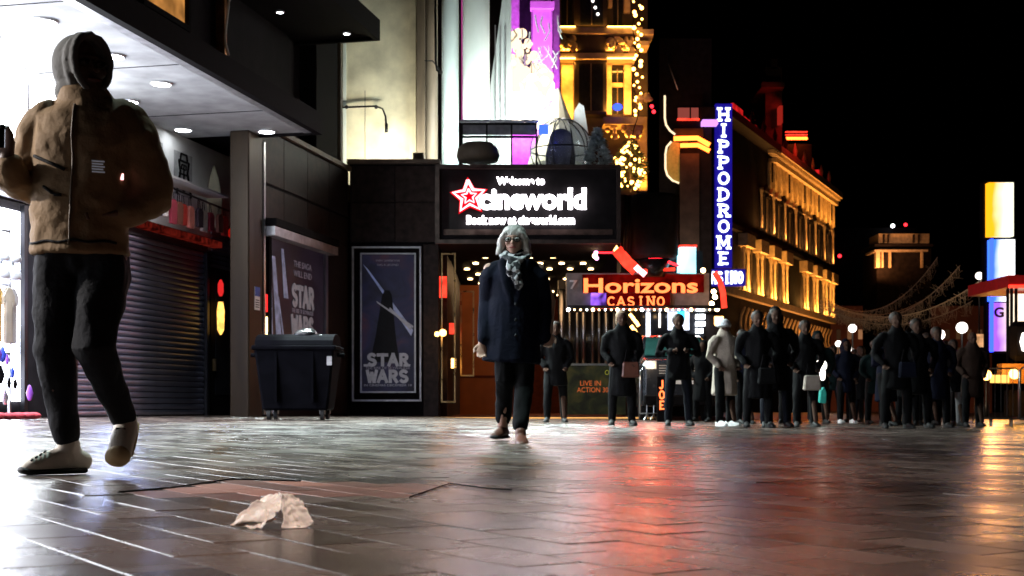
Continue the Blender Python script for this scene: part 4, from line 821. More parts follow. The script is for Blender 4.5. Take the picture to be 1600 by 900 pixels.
# vertical sign
vs_ = thing('theatre_sign', (GX(1131, 88), 88, GZ(440, 88)), 'tall vertical violet white HIPPODROME sign above a curved CASINO band', 'sign')
YV = 88
vb = MB().box(GX(1118, YV), GX(1144, YV), YV, YV + .5, GZ(418, YV), GZ(162, YV)).build('blade', mat('deep blue sign board', (.01, .008, .12), .4, emit=(.02, .01, .5), es=.5, var=.2), vs_)
a, c = W(1121, 416, YV - .1), W(1141, 166, YV - .1)
word('HIPPODROME', ((a.x + c.x) / 2, YV - .02, (a.z + c.z) / 2), c.x - a.x, c.z - a.z, .14, M['glow_hip'], vb, (1, 0, 0), .08, .15, .72, True)
cb = MB().box(GX(1096, YV), GX(1164, YV), YV - .2, YV + .3, GZ(447, YV), GZ(421, YV)).build('casino_band', bpy.data.materials['deep blue sign board'], vs_)
a, c = W(1099, 442, YV - .3), W(1162, 425, YV - .3)
word('CASINO', ((a.x + c.x) / 2, YV - .22, (a.z + c.z) / 2), c.x - a.x, c.z - a.z, .15, M['glow_hip'], cb, (1, 0, 0), .06, .14, .85)
MB().box(GX(1122, YV), GX(1140, YV), YV + .5, YV + 12, GZ(250, YV), GZ(240, YV)).build('bracket', M['blackmetal'], vs_)

# ================================================================= FAR END OF THE SQUARE
def fb(Y, x0, x1, y0, y1, dep=3): return MB().box(GX(x0, Y), GX(x1, Y), Y, Y + dep, GZ(y1, Y), GZ(y0, Y))
fw = thing('far_terrace', (GX(1400, 190), 190, -3), 'dark brown terrace of buildings closing the far end of the street', 'building')
fb(190, 1230, 1550, 478, 660, 8).build('wall', mat('dim red brown brick', (.12, .05, .035), .8, emit=(.5, .12, .05), es=.015, var=.4, scale=.3), fw)
rg = random.Random(9)
for k in range(15):
    for r_ in range(2):
        x = 1290 + k * 17; m = glow('dim window %d' % rg.randint(0, 3), (1, .45, .2), rg.choice((.03, .06, .15, .3)))
        MB().box(GX(x, 190), GX(x + 6, 190), 189.8, 190, GZ(530 + 28 * r_, 190), GZ(515 + 28 * r_, 190)).build('window', m, fw)
area('far_wash', (GX(1400, 170), 170, 3), (GX(1400, 190), 190, 8), 30, 2, 900, (1, .35, .15))
pt = thing('arched_building', (GX(1410, 150), 150, 0), 'distant classical building with pale attic and warm lit arch at its left', 'building')
fb(150, 1370, 1455, 388, 560, 6).build('wall', DS, pt); fb(150, 1373, 1452, 365, 380, 4).build('attic', M['stone'], pt); fb(149.6, 1367, 1458, 381, 385, 6).build('cornice', DS, pt); fb(149.4, 1367, 1450, 390, 393, 4).build('cornice', ST, pt)
for x in (1381, 1388, 1428, 1436): fb(149.3, x, x + 1.5, 366, 379, .5).build('attic_joint', DS, pt)
for x in (1369, 1378, 1390, 1440): fb(149.5, x, x + (6 if x < 1372 else 2.5), 393, 418, .8).build('column', ST, pt)
area('arch_warm', (GX(1374, 148), 148, GZ(425, 148)), (GX(1374, 149), 149, GZ(400, 148)), 1.5, .4, 420, (1, .42, .15)); area('attic_warm', (GX(1405, 147), 147, GZ(388, 147)), (GX(1410, 149), 149.5, GZ(370, 147)), 7, .3, 70, (1, .5, .3))
om = thing('office_block', (GX(1390, 230), 230, 0), 'black office block barely visible against the night sky with lamp dots', 'building')
fb(230, 1300, 1430, 356, 640, 8).build('wall', M['black'], om)
for x, y, m, s in ((1395, 353, 'glow_white', .3), (1415, 351, 'glow_red', .3), (1312, 400, 'glow_red', .32), (1412, 442, 'glow_white', .35)):
    MB().ball((GX(x, 228), 228, GZ(y, 228)), s, u=10, v=6).build('warning_lamp', M[m], om, True)
# strings of decorations across the street
net = thing('street_decorations', (GX(1410, 75), 75, 5), 'sagging net of unlit light strings hung across the street', 'street decorations')
M['string'] = mat('pale brown string', (.5, .4, .28), .7, bump=0)
def cat(x0, y0, x1, y1, sag, Y0, Y1, r=.03):
    P = []
    for i in range(21):
        u = i / 20; Y = Y0 + (Y1 - Y0) * u; P.append(W(x0 + (x1 - x0) * u, y0 + (y1 - y0) * u + sag * 4 * u * (1 - u), Y))
    b = MB(); b.path([tuple(p) for p in P], r, 5); b.build('cable', M['string'], net); return P
ca = [cat(1282, 470, 1540, 432, 42, 80, 70), cat(1282, 480, 1520, 470, 32, 90, 80), cat(1285, 462, 1465, 402, 50, 100, 85, .03), cat(1280, 475, 1500, 415, 50, 85, 75), cat(1290, 470, 1440, 470, 22, 110, 105)]
b = MB(); rg = random.Random(5)
for P in ca:
    for k in range(150):
        i = rg.randint(0, 19); u = rg.random(); p = P[i].lerp(P[i + 1], u); l = rg.uniform(.3, 1.7)
        b.path([tuple(p), (p.x + rg.uniform(-.2, .2), p.y, p.z - l * .5 + .1), (p.x + rg.uniform(-.5, .5), p.y, p.z - l * .25 + rg.uniform(-.4, .35))], .011, 3)
b.build('hanging_strands', M['string'], net)['kind'] = 'stuff'
area('deco_glow', (GX(1400, 60), 60, 2.2), (GX(1400, 80), 80, 7), 8, 1, 650, (1, .7, .42))

# globe lamps
def globe_lamp(px, py, Y, r, label):
    p = W(px, py, Y); g = gz(p.x); t = thing('street_lamp', (p.x, p.y, g), label, 'street lamp', 'globe lamps along the square')
    b = MB(); b.lathe((p.x, p.y, g), [(.12, 0), (.1, .5), (.05, .8), (.04, p.z - g - r)], 10); b.build('pole', M['blackmetal'], t, True)
    MB().ball(tuple(p), r, u=16, v=12).build('globe', M['glow_globe'], t, True)
    b = MB(); b.lathe((p.x, p.y, p.z + r * .95), [(r * .3, 0), (.02, r * .4)], 8); b.build('finial', M['blackmetal'], t, True)
    point('globe_light', (p.x, p.y - r - .3, p.z), 8 * (Y / 50) ** 1.3, (1, .85, .7), r)
for a_ in ((1332, 513, 62, .2, 'highest lone globe lamp left of the tall dark man'), (1468, 523, 50, .21, 'lower of the two big globe lamps at right'), (1503, 512, 50, .22, 'upper of the two big globe lamps at right'), (1310, 537, 90, .22, 'globe lamp left of a close twin above the small crowd'),
           (1329, 548, 90, .24, 'lower globe lamp nearest to the small crowd heads'), (1295, 550, 110, .24, 'smallest globe lamp at the far left of the lamp cluster'), (1530, 431, 70, .2, 'higher lamp beside the white and blue billboard'), (1541, 443, 64, .16, 'lower lamp touching the white and blue billboard')):
    globe_lamp(*a_)
# billboards at right
def billboard(x0, x1, y0, y1, Y, m, label, frame_m=None):
    t = thing('billboard', (GX((x0 + x1) / 2, Y), Y, GZ(y1, Y)), label, 'billboard')
    MB().box(GX(x0, Y), GX(x1, Y), Y, Y + .4, GZ(y1, Y), GZ(y0, Y)).build('screen', m, t)
    MB().box(GX(x0, Y) - .1, GX(x1, Y) + .1, Y + .42, Y + .8, GZ(y1, Y) - .1, GZ(y0, Y) + .1).build('casing', M['black'], t); return t
def grad(name, c0, c1, s, ax=0):
    m = bpy.data.materials.new(name); m.use_nodes = True; nt = m.node_tree; n = nt.nodes; n.remove(n['Principled BSDF']); e = n.new('ShaderNodeEmission')
    tc = n.new('ShaderNodeTexCoord'); sp = n.new('ShaderNodeSeparateXYZ'); nz = n.new('ShaderNodeTexNoise'); nz.inputs['Scale'].default_value = 1.6; ad = n.new('ShaderNodeMath'); ad.operation = 'MULTIPLY_ADD'
    cr = n.new('ShaderNodeValToRGB'); L = nt.links; L.new(tc.outputs['Generated'], sp.inputs[0]); L.new(tc.outputs['Generated'], nz.inputs['Vector']); L.new(nz.outputs[0], ad.inputs[0]); ad.inputs[1].default_value = .6; L.new(sp.outputs[ax], ad.inputs[2])
    cr.color_ramp.elements[0].position = .45; cr.color_ramp.elements[0].color = (*c0, 1); cr.color_ramp.elements[1].position = .95; cr.color_ramp.elements[1].color = (*c1, 1)
    L.new(ad.outputs[0], cr.inputs[0]); L.new(cr.outputs[0], e.inputs[0]); e.inputs[1].default_value = s; L.new(e.outputs[0], n['Material Output'].inputs[0]); return m
b1 = billboard(1545, 1584, 285, 369, 55, grad('yellow screen', (1, .4, .01), (1, .95, .7), 1.7), 'upper yellow and white glowing billboard at the right edge')
b2 = billboard(1548, 1586, 374, 470, 55, grad('blue white screen', (.04, .15, 1), (.95, .97, 1), 2.2), 'middle blue and white glowing billboard at the right edge')
b3 = billboard(1551, 1600, 473, 548, 55, grad('cream screen', (.35, .1, .9), (1, .78, .4), 1.6), 'lower cream glowing billboard with a red letter G')
htext('G', 1553, 1568, 480, 496, mat('red brown print', (.3, .04, .02), .5), b3, .03, Y=55, f=.05)
MB().box(GX(1546, 55), GX(1550, 55), 54.8, 55, GZ(550, 55), GZ(374, 55)).build('blue_edge', M['glow_blue'], b2)
area('billboard_light', (GX(1565, 54), 54.5, 3), (GX(1570, 30), 14, 0), 1, 3, 170, (1, .4, .05))
tag(MB().box(GX(1523, 60), GX(1544, 60), 60, 60.2, GZ(545, 60), GZ(522, 60)).build('shop_sign', glow('orange menu sign', (1, .5, .22), .75, .4, 3), None), 'square orange glowing sign between the globe lamp and billboard', 'sign')
# kiosk at the right edge, built in place of a vehicle front
kx = lambda px: GX(px, 30); kz = lambda py: GZ(py, 30)
ks = thing('kiosk', (kx(1600), 30, gz(kx(1600))), 'red roofed kiosk with bright white panels standing in for a vehicle at the right edge', 'kiosk')
MB().box(kx(1560), kx(1680), 29.4, 32, kz(452), kz(434)).build('roof', M['red'], ks)
MB().box(kx(1560), kx(1680), 29.36, 29.4, kz(453.5), kz(449)).build('roof_neon', M['glow_red2'], ks)
MB().box(kx(1588), kx(1680), 30.5, 30.6, kz(510), kz(456)).build('light_panel', glow('kiosk panel light', (1, .82, .6), 1.8), ks)
for x in (1572, 1578, 1585): MB().box(kx(x), kx(x + 2.5), 29.9, 30, kz(645), kz(452)).build('post', M['blackmetal'], ks)
pn = MB().box(kx(1560), kx(1680), 29.2, 29.5, kz(566), kz(505)).build('display_case', M['black'], ks, bevel=.12)
b = MB(); b.chain([((kx(1579), 29.16, kz(550)), .07, .02), ((kx(1579), 29.16, kz(537)), .12, .02), ((kx(1579), 29.16, kz(524)), .07, .02)], 16); b.build('oval_light', M['glow_globe'], pn, True)
MB().box(kx(1566), kx(1680), 29.6, 29.9, kz(650), kz(610)).build('lower_wall', M['charcoal'], ks)
MB().box(kx(1545), kx(1590), 29.2, 29.5, kz(600), kz(570)).build('vehicle_front_panel', mat('amber varnished panel', (.4, .2, .06), .4), ks)
for x, y, r_, lab in ((1541, 586, .12, 'left bright amber vehicle headlight at the kiosk'), (1585, 584, .12, 'right bright amber vehicle headlight at the kiosk')):
    p = W(x, y, 29); tag(MB().ball(tuple(p), r_, u=14, v=10).build('vehicle_headlight', M['glow_amber'], None, True), lab, 'lamp'); point('vehicle_headlight_glow', (p.x, p.y - .35, p.z), 26, (1, .42, .06), .1)  # headlights of the vehicle that the kiosk replaces
p = W(1562, 592, 29.1); tag(MB().box(p.x - .2, p.x + .2, 29.05, 29.15, p.z - .09, p.z + .09).build('vehicle_plate', glow('amber lit vehicle plate', (1, .55, .12), 2), None), 'amber lit vehicle plate between the two headlights', 'sign')  # plate of the same vehicle
# menu stand left of kiosk
ms = thing('menu_stand', (GX(1500, 28), 28, gz(9.8)), 'pink and white lit menu stand below the upper globe lamp', 'sign stand')
MB().box(GX(1488, 28), GX(1511, 28), 28, 28.1, GZ(572, 28), GZ(556, 28)).build('panel', glow('pink white menu', (1, .6, .55), .9, .6, 6), ms)
MB().box(GX(1494, 28), GX(1507, 28), 28, 28.1, GZ(594, 28), GZ(573, 28)).build('panel', glow('orange menu', (1, .45, .22), .7, .6, 8), ms)
MB().box(GX(1499, 28), GX(1501.5, 28), 28.1, 28.16, gz(9.8), GZ(556, 28)).build('pole', M['blackmetal'], ms)
MB().box(GX(1493, 28), GX(1508, 28), 27.9, 28.3, gz(9.8), gz(9.8) + .04).build('foot', M['blackmetal'], ms)
# glowing balloon
p = W(1283, 571, 24); t = thing('light_balloon', tuple(p), 'glowing white balloon held above a turquoise bag in the crowd', 'balloon')
MB().ball(tuple(p), .11, .11, .12).build('globe', M['glow_globe'], t, True); b = MB(); b.chain([((p.x + .02, p.y, p.z - .12), .06), ((p.x + .03, p.y, p.z - .24), .045)], 8); b.build('handle_light', M['glow_globe'], t, True)
p = W(1286, 618, 23.5); b = MB(); b.poly([(p.x - .07, p.y, p.z - .13), (p.x + .06, p.y, p.z - .15), (p.x + .07, p.y, p.z + .05), (p.x + .02, p.y, p.z + .17), (p.x - .05, p.y, p.z + .1)], (0, .12, 0)); tag(b.build('shopping_bag', mat('turquoise bag', (.05, .5, .42), .5, emit=(.05, .6, .5), es=.08), None, bevel=.02), 'turquoise shopping bag carried low under the glowing balloon', 'bag')

# barriers
def barrier(px0, px1, pyf, label):
    Y = EH * F / (pyf - HY - SL * ((px0 + px1) / 2 - CX)); x0, x1 = GX(px0, Y), GX(px1, Y); g = gz((x0 + x1) / 2)
    t = thing('crowd_barrier', ((x0 + x1) / 2, Y, g), label, 'barrier', 'steel crowd barriers')
    b = MB(); b.path([(x0, Y, g + .15), (x0, Y, g + 1.05), (x0 + .06, Y, g + 1.1), (x1 - .06, Y, g + 1.1), (x1, Y, g + 1.05), (x1, Y, g + .15), (x0, Y, g + .15)], .018, 6); b.build('frame', M['steel'], t, True)
    n = int((x1 - x0) / .11)
    for k in range(1, n): b = MB(); b.tube((x0 + (x1 - x0) * k / n, Y, g + .15), (x0 + (x1 - x0) * k / n, Y, g + 1.09), .007, 5); b.build('bar', M['steel'], t)
    for x in (x0 + .15, x1 - .15): b = MB(); b.path([(x - .1, Y - .3, g + .01), (x, Y - .05, g + .13), (x, Y + .05, g + .13), (x + .1, Y + .3, g + .01)], .016, 6); b.build('foot', M['steel'], t, True)
barrier(1536, 1592, 666, 'steel crowd barrier in front of the kiosk, fully in view'); barrier(1594, 1690, 668, 'steel crowd barrier cut by the right edge of the picture'); barrier(1497, 1531, 661, 'short steel crowd barrier farther back beside a walker')
barrier(1000, 1032, 657, 'steel crowd barrier standing left of the van')
tag(MB().box(GX(1003, 28), GX(1006, 28), 28, 28.08, gz(2.8), GZ(578, 28)).build('bollard', M['steel'], None), 'slim pale post beside the low advert board', 'post')
q = W(1034, 617, 25); jt = thing('vertical_sign', (q.x, 25.05, gz(q.x)), 'small vertical sign of lit letters below the left van lamp', 'sign')
MB().box(q.x - .09, q.x + .09, 25.0, 25.06, gz(q.x), q.z + .36).build('board', M['black'], jt)
word('JOE', (q.x, 24.99, q.z), .12, .6, .03, M['glow_peach'], jt, (1, 0, 0), .01, 0, .8, True)

# wheelie bin
by = EH * F / (656 - HY - SL * (465 - CX)); bx = GX(467, by); g = gz(bx)
bi = thing('rubbish_bin', (bx, by, g), 'big black four wheeled rubbish bin with bags on its lid', 'bin')
w_ = .66; BP = M['binplastic']
b = MB(); b.b.free(); b.b = bmesh.new()
lo = [(bx - w_ + .12, by - .38), (bx + w_ - .12, by - .38), (bx + w_ - .12, by + .38), (bx - w_ + .12, by + .38)]; hi = [(bx - w_, by - .5), (bx + w_, by - .5), (bx + w_, by + .5), (bx - w_, by + .5)]
A = [b.b.verts.new((x, y, g + .16)) for x, y in lo]; Bv = [b.b.verts.new((x, y, g + 1.18)) for x, y in hi]
for i in range(4): b.b.faces.new((A[i], A[(i + 1) % 4], Bv[(i + 1) % 4], Bv[i]))
b.b.faces.new(A); b.b.faces.new(Bv); b.build('body', BP, bi, bevel=.035)
MB().box(bx - w_ - .03, bx + w_ + .03, by - .54, by + .54, g + 1.15, g + 1.23).build('rim', BP, bi, bevel=.02)
b = MB()
for k in range(9):
    pass
bm_ = b.b; pv = []
for i in range(9):
    a = PI * i / 8; pv.append((by - .52 * math.cos(a), g + 1.235 + .2 * math.sin(a)))
l = [bm_.verts.new((bx - w_ + .02, y, z)) for y, z in pv]; r2_ = [bm_.verts.new((bx + w_ - .02, y, z)) for y, z in pv]
for i in range(8): bm_.faces.new((l[i], l[i + 1], r2_[i + 1], r2_[i]))
bm_.faces.new(l); bm_.faces.new(r2_); b.build('lid', BP, bi)
for s in (-1, 1):
    b = MB(); b.tube((bx + s * (w_ + .0), by - .1, g + 1.08), (bx + s * (w_ + .12), by - .1, g + 1.08), .035, 10); b.build('trunnion', BP, bi)
    MB().box(bx + s * .3 - .02, bx + s * .3 + .02, by - .5, by - .42, g + .3, g + 1.14).build('rib', BP, bi)
    for sy in (-1, 1):
        b = MB(); b.tube((bx + s * (w_ - .22) - .03, by + sy * .3, g + .09), (bx + s * (w_ - .22) + .03, by + sy * .3, g + .09), .09, 14); b.build('wheel', M['rubber'], bi)
        MB().box(bx + s * (w_ - .22) - .045, bx + s * (w_ - .22) + .045, by + sy * .3 - .03, by + sy * .3 + .03, g + .1, g + .18).build('castor_fork', M['steel'], bi)
for k, (dx, dy, s) in enumerate(((.12, -.1, .2), (.42, -.15, .14))):
    b = MB(); b.ball((bx + dx, by + dy, g + 1.42 - .06 * k), s, s * .8, s * .5, 18, 12); o = b.build('rubbish_bag', mat('black bag plastic %d' % k, (.02, .02, .022), .22, bump=.6, bscale=12), None, True)
    for v in o.data.vertices: v.co += v.normal * .05 * noise.noise(v.co * 9)
    tag(o, ('larger' if k == 0 else 'smaller') + ' shiny black rubbish bag lying on the bin lid', 'bag')
MB().box(bx + w_ - .12, bx + w_ - .04, by - .5, by - .47, g + .9, g + 1.05).build('reflector_label', M['alu'], bi)

# ================================================================= VAN BEHIND THE CROWD
YVN = 27.0
vx = GX(1061, YVN); vg = gz(vx); vpm = F / YVN
def vz(py): return GZ(py, YVN)
vn = thing('van', (vx, YVN + 1.5, vg), 'dark van facing the square with bright headlamps and greenish windscreen', 'van')
VB = mat('dark van paint', (.02, .022, .028), .25, coat=.6, var=.1, bump=0)
wv = .78
def section(y, hw, z0, z1, rnd=.12): return [(vx - hw, y, z0), (vx + hw, y, z0), (vx + hw, y, z1 - rnd), (vx + hw - rnd * .8, y, z1), (vx - hw + rnd * .8, y, z1), (vx - hw, y, z1 - rnd)]
secs = [(YVN, wv * .9, .45, vz(567)), (YVN + .12, wv, .32, vz(561)), (YVN + .6, wv, .3, vz(557)), (YVN + 1.15, wv * .93, .3, vz(522)), (YVN + 1.5, wv * .93, .3, vz(518)), (YVN + 4.2, wv * .93, .3, vz(518)), (YVN + 4.4, wv * .9, .4, vz(522))]
b = MB(); rr = [[b.b.verts.new(p) for p in section(y, hw, z0 + vg, z1)] for y, hw, z0, z1 in secs]
for a_, c_ in zip(rr, rr[1:]):
    for k in range(6): b.b.faces.new((a_[k], a_[(k + 1) % 6], c_[(k + 1) % 6], c_[k]))
b.b.faces.new(rr[0]); b.b.faces.new(rr[-1][::-1]); b.build('body', VB, vn, bevel=.02)
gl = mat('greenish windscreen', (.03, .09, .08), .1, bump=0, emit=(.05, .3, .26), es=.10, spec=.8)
b = MB(); b.poly([(vx - wv * .86, YVN + .62, vz(554)), (vx + wv * .86, YVN + .62, vz(554)), (vx + wv * .74, YVN + 1.12, vz(525)), (vx - wv * .74, YVN + 1.12, vz(525))], (0, -.02, .02)); b.build('windscreen', gl, vn)
for s in (-1, 1):
    hx = vx + s * 44 / vpm; hz = vz(570)
    b = MB(); b.ball((hx, YVN - .02, hz), .085, .03, .06); h = b.build('headlight', M['glow_amber'], vn, True)
    point('headlamp', (hx, YVN - .3, hz), 7, (1, .75, .5), .08)
    MB().box(hx - .12, hx + .12, YVN - .01, YVN + .03, hz - .09, hz + .09).build('lamp_housing', M['alu'], h, bevel=.01)
    b = MB(); b.tube((vx + s * (wv - .1) - .08, YVN + .8, vg + .31), (vx + s * (wv - .1) + .08, YVN + .8, vg + .31), .31, 18); b.build('wheel', M['rubber'], vn)
    b = MB(); b.box(vx + s * (wv + .05) - .07, vx + s * (wv + .05) + .07, YVN + .7, YVN + .8, vz(545), vz(534)); b.build('mirror', M['black'], vn, bevel=.02)
    b = MB(); b.path([(vx + s * .1, YVN + .6, vz(555)), (vx + s * .45, YVN + .72, vz(546))], .008, 5); b.build('wiper', M['black'], vn)
MB().box(vx - .3, vx + .3, YVN - .03, YVN - .01, vz(600), vz(592)).build('number_plate', M['white'], vn)
for k in range(4): MB().box(vx - .42, vx + .42, YVN - .02, YVN, vz(584 - 4 * k), vz(582.5 - 4 * k)).build('grille_bar', M['alu'], vn)
MB().box(vx - wv * .95, vx + wv * .95, YVN - .06, YVN + .1, vg + .33, vg + .55).build('bumper', M['black'], vn, bevel=.03)

# ================================================================= PEOPLE
DG = None
def remesh(b, name, m, parent, vox, smooth=4, fold=0, ff=6, fs=(1, 1, .35), seed=0.):
    """weld overlapping lofts into one continuous skin, smooth it, then add cloth folds"""
    bmesh.ops.recalc_face_normals(b.b, faces=b.b.faces[:])
    me = bpy.data.meshes.new('tmp'); b.b.to_mesh(me); b.b.free()
    o = bpy.data.objects.new('tmp', me); C.objects.link(o)
    r = o.modifiers.new('r', 'REMESH'); r.mode = 'VOXEL'; r.voxel_size = vox; r.use_smooth_shade = True
    if smooth: q = o.modifiers.new('s', 'SMOOTH'); q.factor = .5; q.iterations = smooth
    dg = bpy.context.evaluated_depsgraph_get(); dg.update()
    out = bpy.data.meshes.new_from_object(o.evaluated_get(dg)); bpy.data.objects.remove(o); bpy.data.meshes.remove(me)
    if fold:
        off = Vector((seed * 3.1, seed, seed * 1.7)); nr = [v.normal.copy() for v in out.vertices]
        for v, n in zip(out.vertices, nr):
            c = v.co + off; q = Vector((c.x * ff * fs[0], c.y * ff * fs[1], c.z * ff * fs[2]))
            v.co += n * fold * ((1 - abs(noise.noise(q)) * 2.6) * .7 + noise.noise(q * 2.7) * .5)
    out.materials.clear(); out.name = name
    if parent is not None: out.transform(Matrix.Translation(-wloc(parent)))
    return link(name, out, m, parent, True)

def head(b, c, h, turn=0., tilt=0.):
    """head of height h centred on c, facing -Y turned by turn radians: skull, jaw, brow, nose, lips, ears"""
    c = Vector(c); ct, st = math.cos(turn), math.sin(turn)
    def P(x, y, z): return (c.x + (x * ct - y * st) * h, c.y + (x * st + y * ct) * h, c.z + z * h)
    b.ball(P(0, .04, .1), .335 * h, .40 * h, .39 * h, 20, 14)
    b.ball(P(0, -.06, -.16), .27 * h, .31 * h, .32 * h, 18, 12)
    b.ball(P(0, -.2, -.36), .14 * h, .13 * h, .12 * h, 12, 8)
    b.chain([(P(0, -.34, .08), .035 * h), (P(0, -.41, -.03), .045 * h), (P(0, -.46, -.12), .06 * h)], 8)
    b.ball(P(0, -.36, -.24), .11 * h, .04 * h, .03 * h, 10, 6); b.ball(P(0, -.34, -.285), .09 * h, .04 * h, .03 * h, 10, 6)
    b.chain([(P(-.2, -.3, .1), .035 * h), (P(0, -.36, .12), .035 * h), (P(.2, -.3, .1), .035 * h)], 8)
    for s in (-1, 1):
        b.ball(P(s * .18, -.27, -.1), .1 * h, .08 * h, .09 * h, 10, 6)
        b.ball(P(s * .34, .06, -.02), .04 * h, .07 * h, .12 * h, 8, 8)
    return P
def hand(b, w_, d, side, s=1., curl=.5, up=None):
    """palm and five fingers from wrist w_ along direction d; thumb leaves the side of the palm"""
    w_ = Vector(w_); d = Vector(d).normalized(); up = Vector(up or (0, -1, 0)); sd = d.cross(up).normalized() * side; up = sd.cross(d).normalized() * side
    b.chain([(w_, .026 * s, .02 * s), (w_ + d * .05 * s, .04 * s, .018 * s), (w_ + d * .09 * s, .042 * s, .016 * s)], 10)
    for k, (o, l) in enumerate(((-.03, .062), (-.01, .075), (.01, .07), (.03, .055))):
        p = w_ + d * .088 * s + sd * o * s; q = p + (d * math.cos(curl * .6) + up * math.sin(curl * .6)) * l * .5 * s; r_ = q + (d * math.cos(curl * 2) + up * math.sin(curl * 2)) * l * .55 * s
        b.chain([(p, .0105 * s), (q, .0095 * s), (r_, .008 * s)], 7)
    p = w_ + d * .03 * s - sd * .032 * s; q = p + (d * .6 - sd * .7).normalized() * .035 * s; r_ = q + (d * .85 + up * .4).normalized() * .035 * s
    b.chain([(p, .013 * s), (q, .0115 * s), (r_, .009 * s)], 7)
def shoe(name, ank, dirv, m, parent, l=.28, s=1., pitch=0., sole=None):
    """trainer: dirv is the toe direction in plan, pitch tips the toe down"""
    ank = Vector(ank); d = Vector(dirv).normalized(); pz = Vector((0, 0, 1))
    f = d * math.cos(pitch) - pz * math.sin(pitch); u = d * math.sin(pitch) + pz * math.cos(pitch)
    if abs(d.z) > .01: f = d; u = d.cross(Vector((1, 0, 0))).normalized()
    heel = ank - f * .06 - u * .085
    b = MB(); b.chain([(heel + u * .045, .036 * s, .042), (heel + f * .06 + u * .055, .04 * s, .055), (heel + f * .14 + u * .045, .045 * s, .045), (heel + f * .2 + u * .035, .047 * s, .034), (heel + f * (l - .02) + u * .028, .036 * s, .025)], 12)
    b.chain([(heel + f * .045 + u * .05, .042, .042), (ank + u * .03, .046, .046)], 12)
    o = remesh(b, name, m, parent, .009, 2)
    b = MB(); b.chain([(heel + u * .012, .04 * s, .014), (heel + f * .14 + u * .012, .047 * s, .014), (heel + f * .21 + u * .012, .05 * s, .014), (heel + f * l + u * .018, .036 * s, .014)], 12)
    b.build('sole', sole or m, o, True); return o

